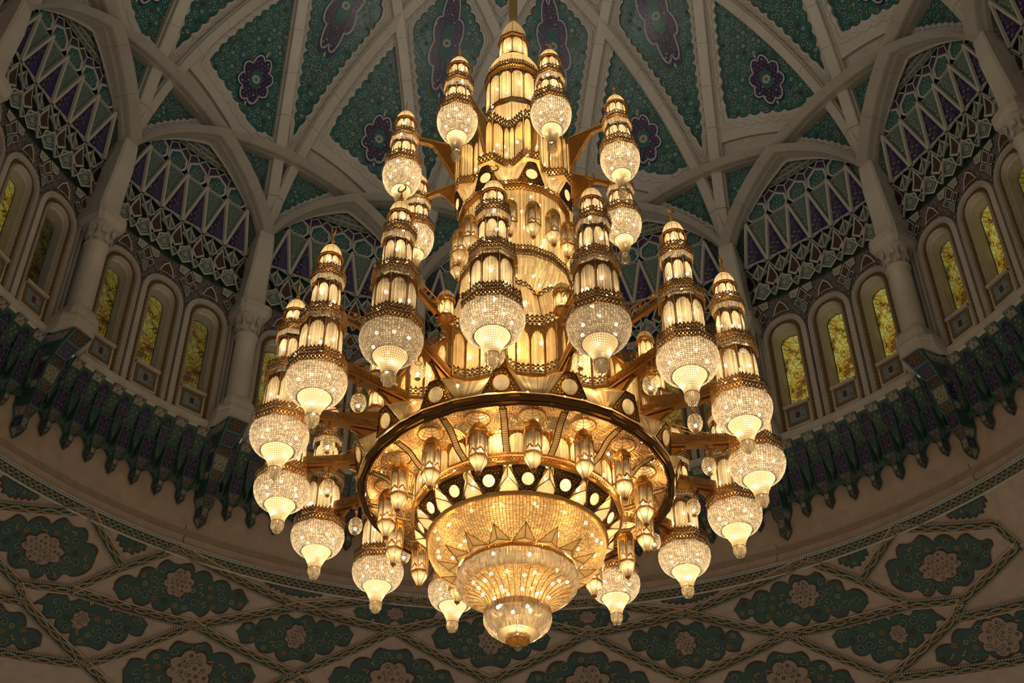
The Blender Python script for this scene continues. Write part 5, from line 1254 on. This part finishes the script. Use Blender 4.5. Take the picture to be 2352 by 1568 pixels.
# plain glass storey, domed lantern on top
g, c = MB(), MB()
for i in range(10): f = side_fn(10, .61, 22.36, .61, 23.56, 0, i); string_panel(c, f, 12, dep=.004); g.grid([[f(-.02, v, .006) for v in (0, 1)], [f(.02, v, .006) for v in (0, 1)]])
p = part('plain_glass_storey', c, [PANEL]); obj('storey_strip', g.mesh('storey_strip', [LACE]), p)
g, c = MB(), MB(); storey(14, .645, 23.66, 24.74, 0, 8, g, c, .80, .94); p = part('arched_glass_storey', c, [STRING_G]); obj('storey_arcade', g.mesh('storey_arcade', [LACE]), p)
m = MB(); lace_ring(14, .66, 23.54, .67, 23.66, 5, 0, .3, .09, m); lace_ring(14, .67, 24.76, .68, 24.87, 5, 0, 0, .09, m); lace_ring(14, .68, 24.90, .67, 25.02, 5, 0, .6, .09, m); rail(m, 14, [(.6, 24.74), (.69, 24.75), (.70, 24.77), (.68, 24.78)]); rail(m, 14, [(.6, 24.87), (.70, 24.87), (.70, 24.895), (.6, 24.90)]); part('dome_gallery', m, [LACE])
g, c = MB(), MB(); pr = curve([(.645, 24.96), (.635, 25.14), (.56, 25.38), (.44, 25.58), (.34, 25.68)], 10); lathe(c, pr, 42); cage(g, pr, 14, 3, .010, 0, .005); p = part('glass_dome', c, [FROST], smooth=True); obj('dome_rib', g.mesh('dome_rib', [LACE]), p)
g, c = MB(), MB(); storey(8, .34, 25.74, 26.40, 0, 6, g, c, .74, .93); rail(g, 8, [(.30, 25.68), (.37, 25.68), (.37, 25.74), (.33, 25.75)]); rail(g, 8, [(.33, 26.40), (.39, 26.42), (.39, 26.48), (.30, 26.54)]); p = part('top_lantern', c, [STRING_G]); obj('top_arcade', g.mesh('top_arcade', [LACE]), p)
g, c = MB(), MB(); pr = curve([(.30, 26.53), (.315, 26.66), (.25, 26.95), (.12, 27.22), (.03, 27.38)], 9); lathe(c, pr, 32); cage(g, pr, 8, 2, .010, 0, .004); p = part('top_cupola', c, [FROST], smooth=True); obj('cupola_rib', g.mesh('cupola_rib', [LACE]), p)
m = MB(); lathe(m, [(.02, 27.34), (.10, 27.40), (.105, 27.5), (.105, 43.2)], 24); part('suspension_rod', m, [pbr('painted_rod', (.20, .13, .035), .5)])
# eight plate arms of the top tier
m, g = MB(), MB(); zt_ = lambda y: 22.28 if y > 1.9 else 22.28 - .06 * (1.9 - y)
zl = lambda y: 22.12 if y > 1.95 else 22.12 - 1.0 * ((1.95 - y) / .62) ** 1.3 + .03 * abs(math.sin(y * 26))
slab(m, 1.34, 2.28, zt_, zl, -.022, .022, 26)
for dx in (-.03, .03): tube(m, [(dx, y, zl(y) + .01) for y in np.linspace(1.36, 2.26, 26)], .016, 5); tube(m, [(dx, 1.34, 22.25), (dx, 2.28, 22.28)], .016, 5)
for y in np.linspace(1.37, 2.2, 42):
    for x in (-.023, .023): g.poly([(x, y - .008, 22.23), (x * 1.5, y, 22.23), (x * 1.5, y, zl(y) + .03), (x, y - .008, zl(y) + .03)]); g.poly([(x, y + .008, 22.23), (x * 1.5, y, 22.23), (x * 1.5, y, zl(y) + .03), (x, y + .008, zl(y) + .03)])
PA, PG = m.mesh('plate_arm', [GOLD_S]), g.mesh('arm_glass', [GOLD])
for i in range(8): p = obj('plate_arm', PA, CH, rz=-(math.radians(27.5 - P0) + i * PI / 4)); obj('arm_glass', PG, p)
# bulbs and light inside the core
pts = []
def ring_pts(r, z, n, ph=0, dz=0): return [(r * math.sin(ph + 2 * PI * i / n), r * math.cos(ph + 2 * PI * i / n), z + (dz if i % 2 else 0)) for i in range(n)]
pts += ring_pts(1.40, 12.22, 16, .1, .03) + ring_pts(.62, 11.42, 8, .2) + ring_pts(.40, 11.20, 8, .5) + ring_pts(2.2, 14.5, 32, .1, .35) + ring_pts(2.18, 15.1, 16, .1) + ring_pts(1.75, 13.15, 16, .05) + ring_pts(1.5, 16.1, 16, .2, .5) + ring_pts(.95, 18.8, 16, .1, .4) + ring_pts(.85, 18.0, 12) + ring_pts(.86, 21.5, 24, .1, .4) + ring_pts(.48, 22.7, 8, .2, .5) + ring_pts(.53, 24.0, 12, .2, .3) + ring_pts(.26, 26.0, 6, .3) + ring_pts(2.45, 13.75, 24, .1) + ring_pts(1.60, 12.62, 16, .0) + ring_pts(1.0, 20.5, 12, .1) + ring_pts(1.12, 11.95, 12, .3)
obj('bulbs', bulbs_mesh(pts, .034), CH, kind='stuff'); obj('base_bulb', bulbs_mesh([(0, 0, 10.60), (0, 0, 10.68)], .028), CH)
CL = [(11.15, 5), (11.75, 8), (14.0, 26), (14.85, 60), (16.2, 45), (17.95, 22), (19.2, 34), (20.55, 18), (21.6, 45), (22.9, 16), (24.2, 24), (25.2, 6), (26.05, 8), (10.62, 1.2)]
for z_, pw in CL: point_light('core_light', (0, 0, z_), pw * LS, WARM, .08, CH)
for i in range(8):
    a = i * PI / 4
    for r_, z_, pw in ((1.32, 12.12, 4), (2.12, 14.85, 12), (1.66, 12.62, 2.5), (2.05, 13.6, 5), (2.60, 13.55, 5), (2.35, 14.0, 5), (1.72, 13.2, 5), (1.05, 21.6, 0)):
        if pw: point_light('core_light', pol(r_, a + .1, z_), pw * LS, WARM, .06, CH)
for i in range(16): point_light('kiosk_light', pol(2.70, i * PI / 8, 15.68), .7 * LS, WARM, .03, CH)
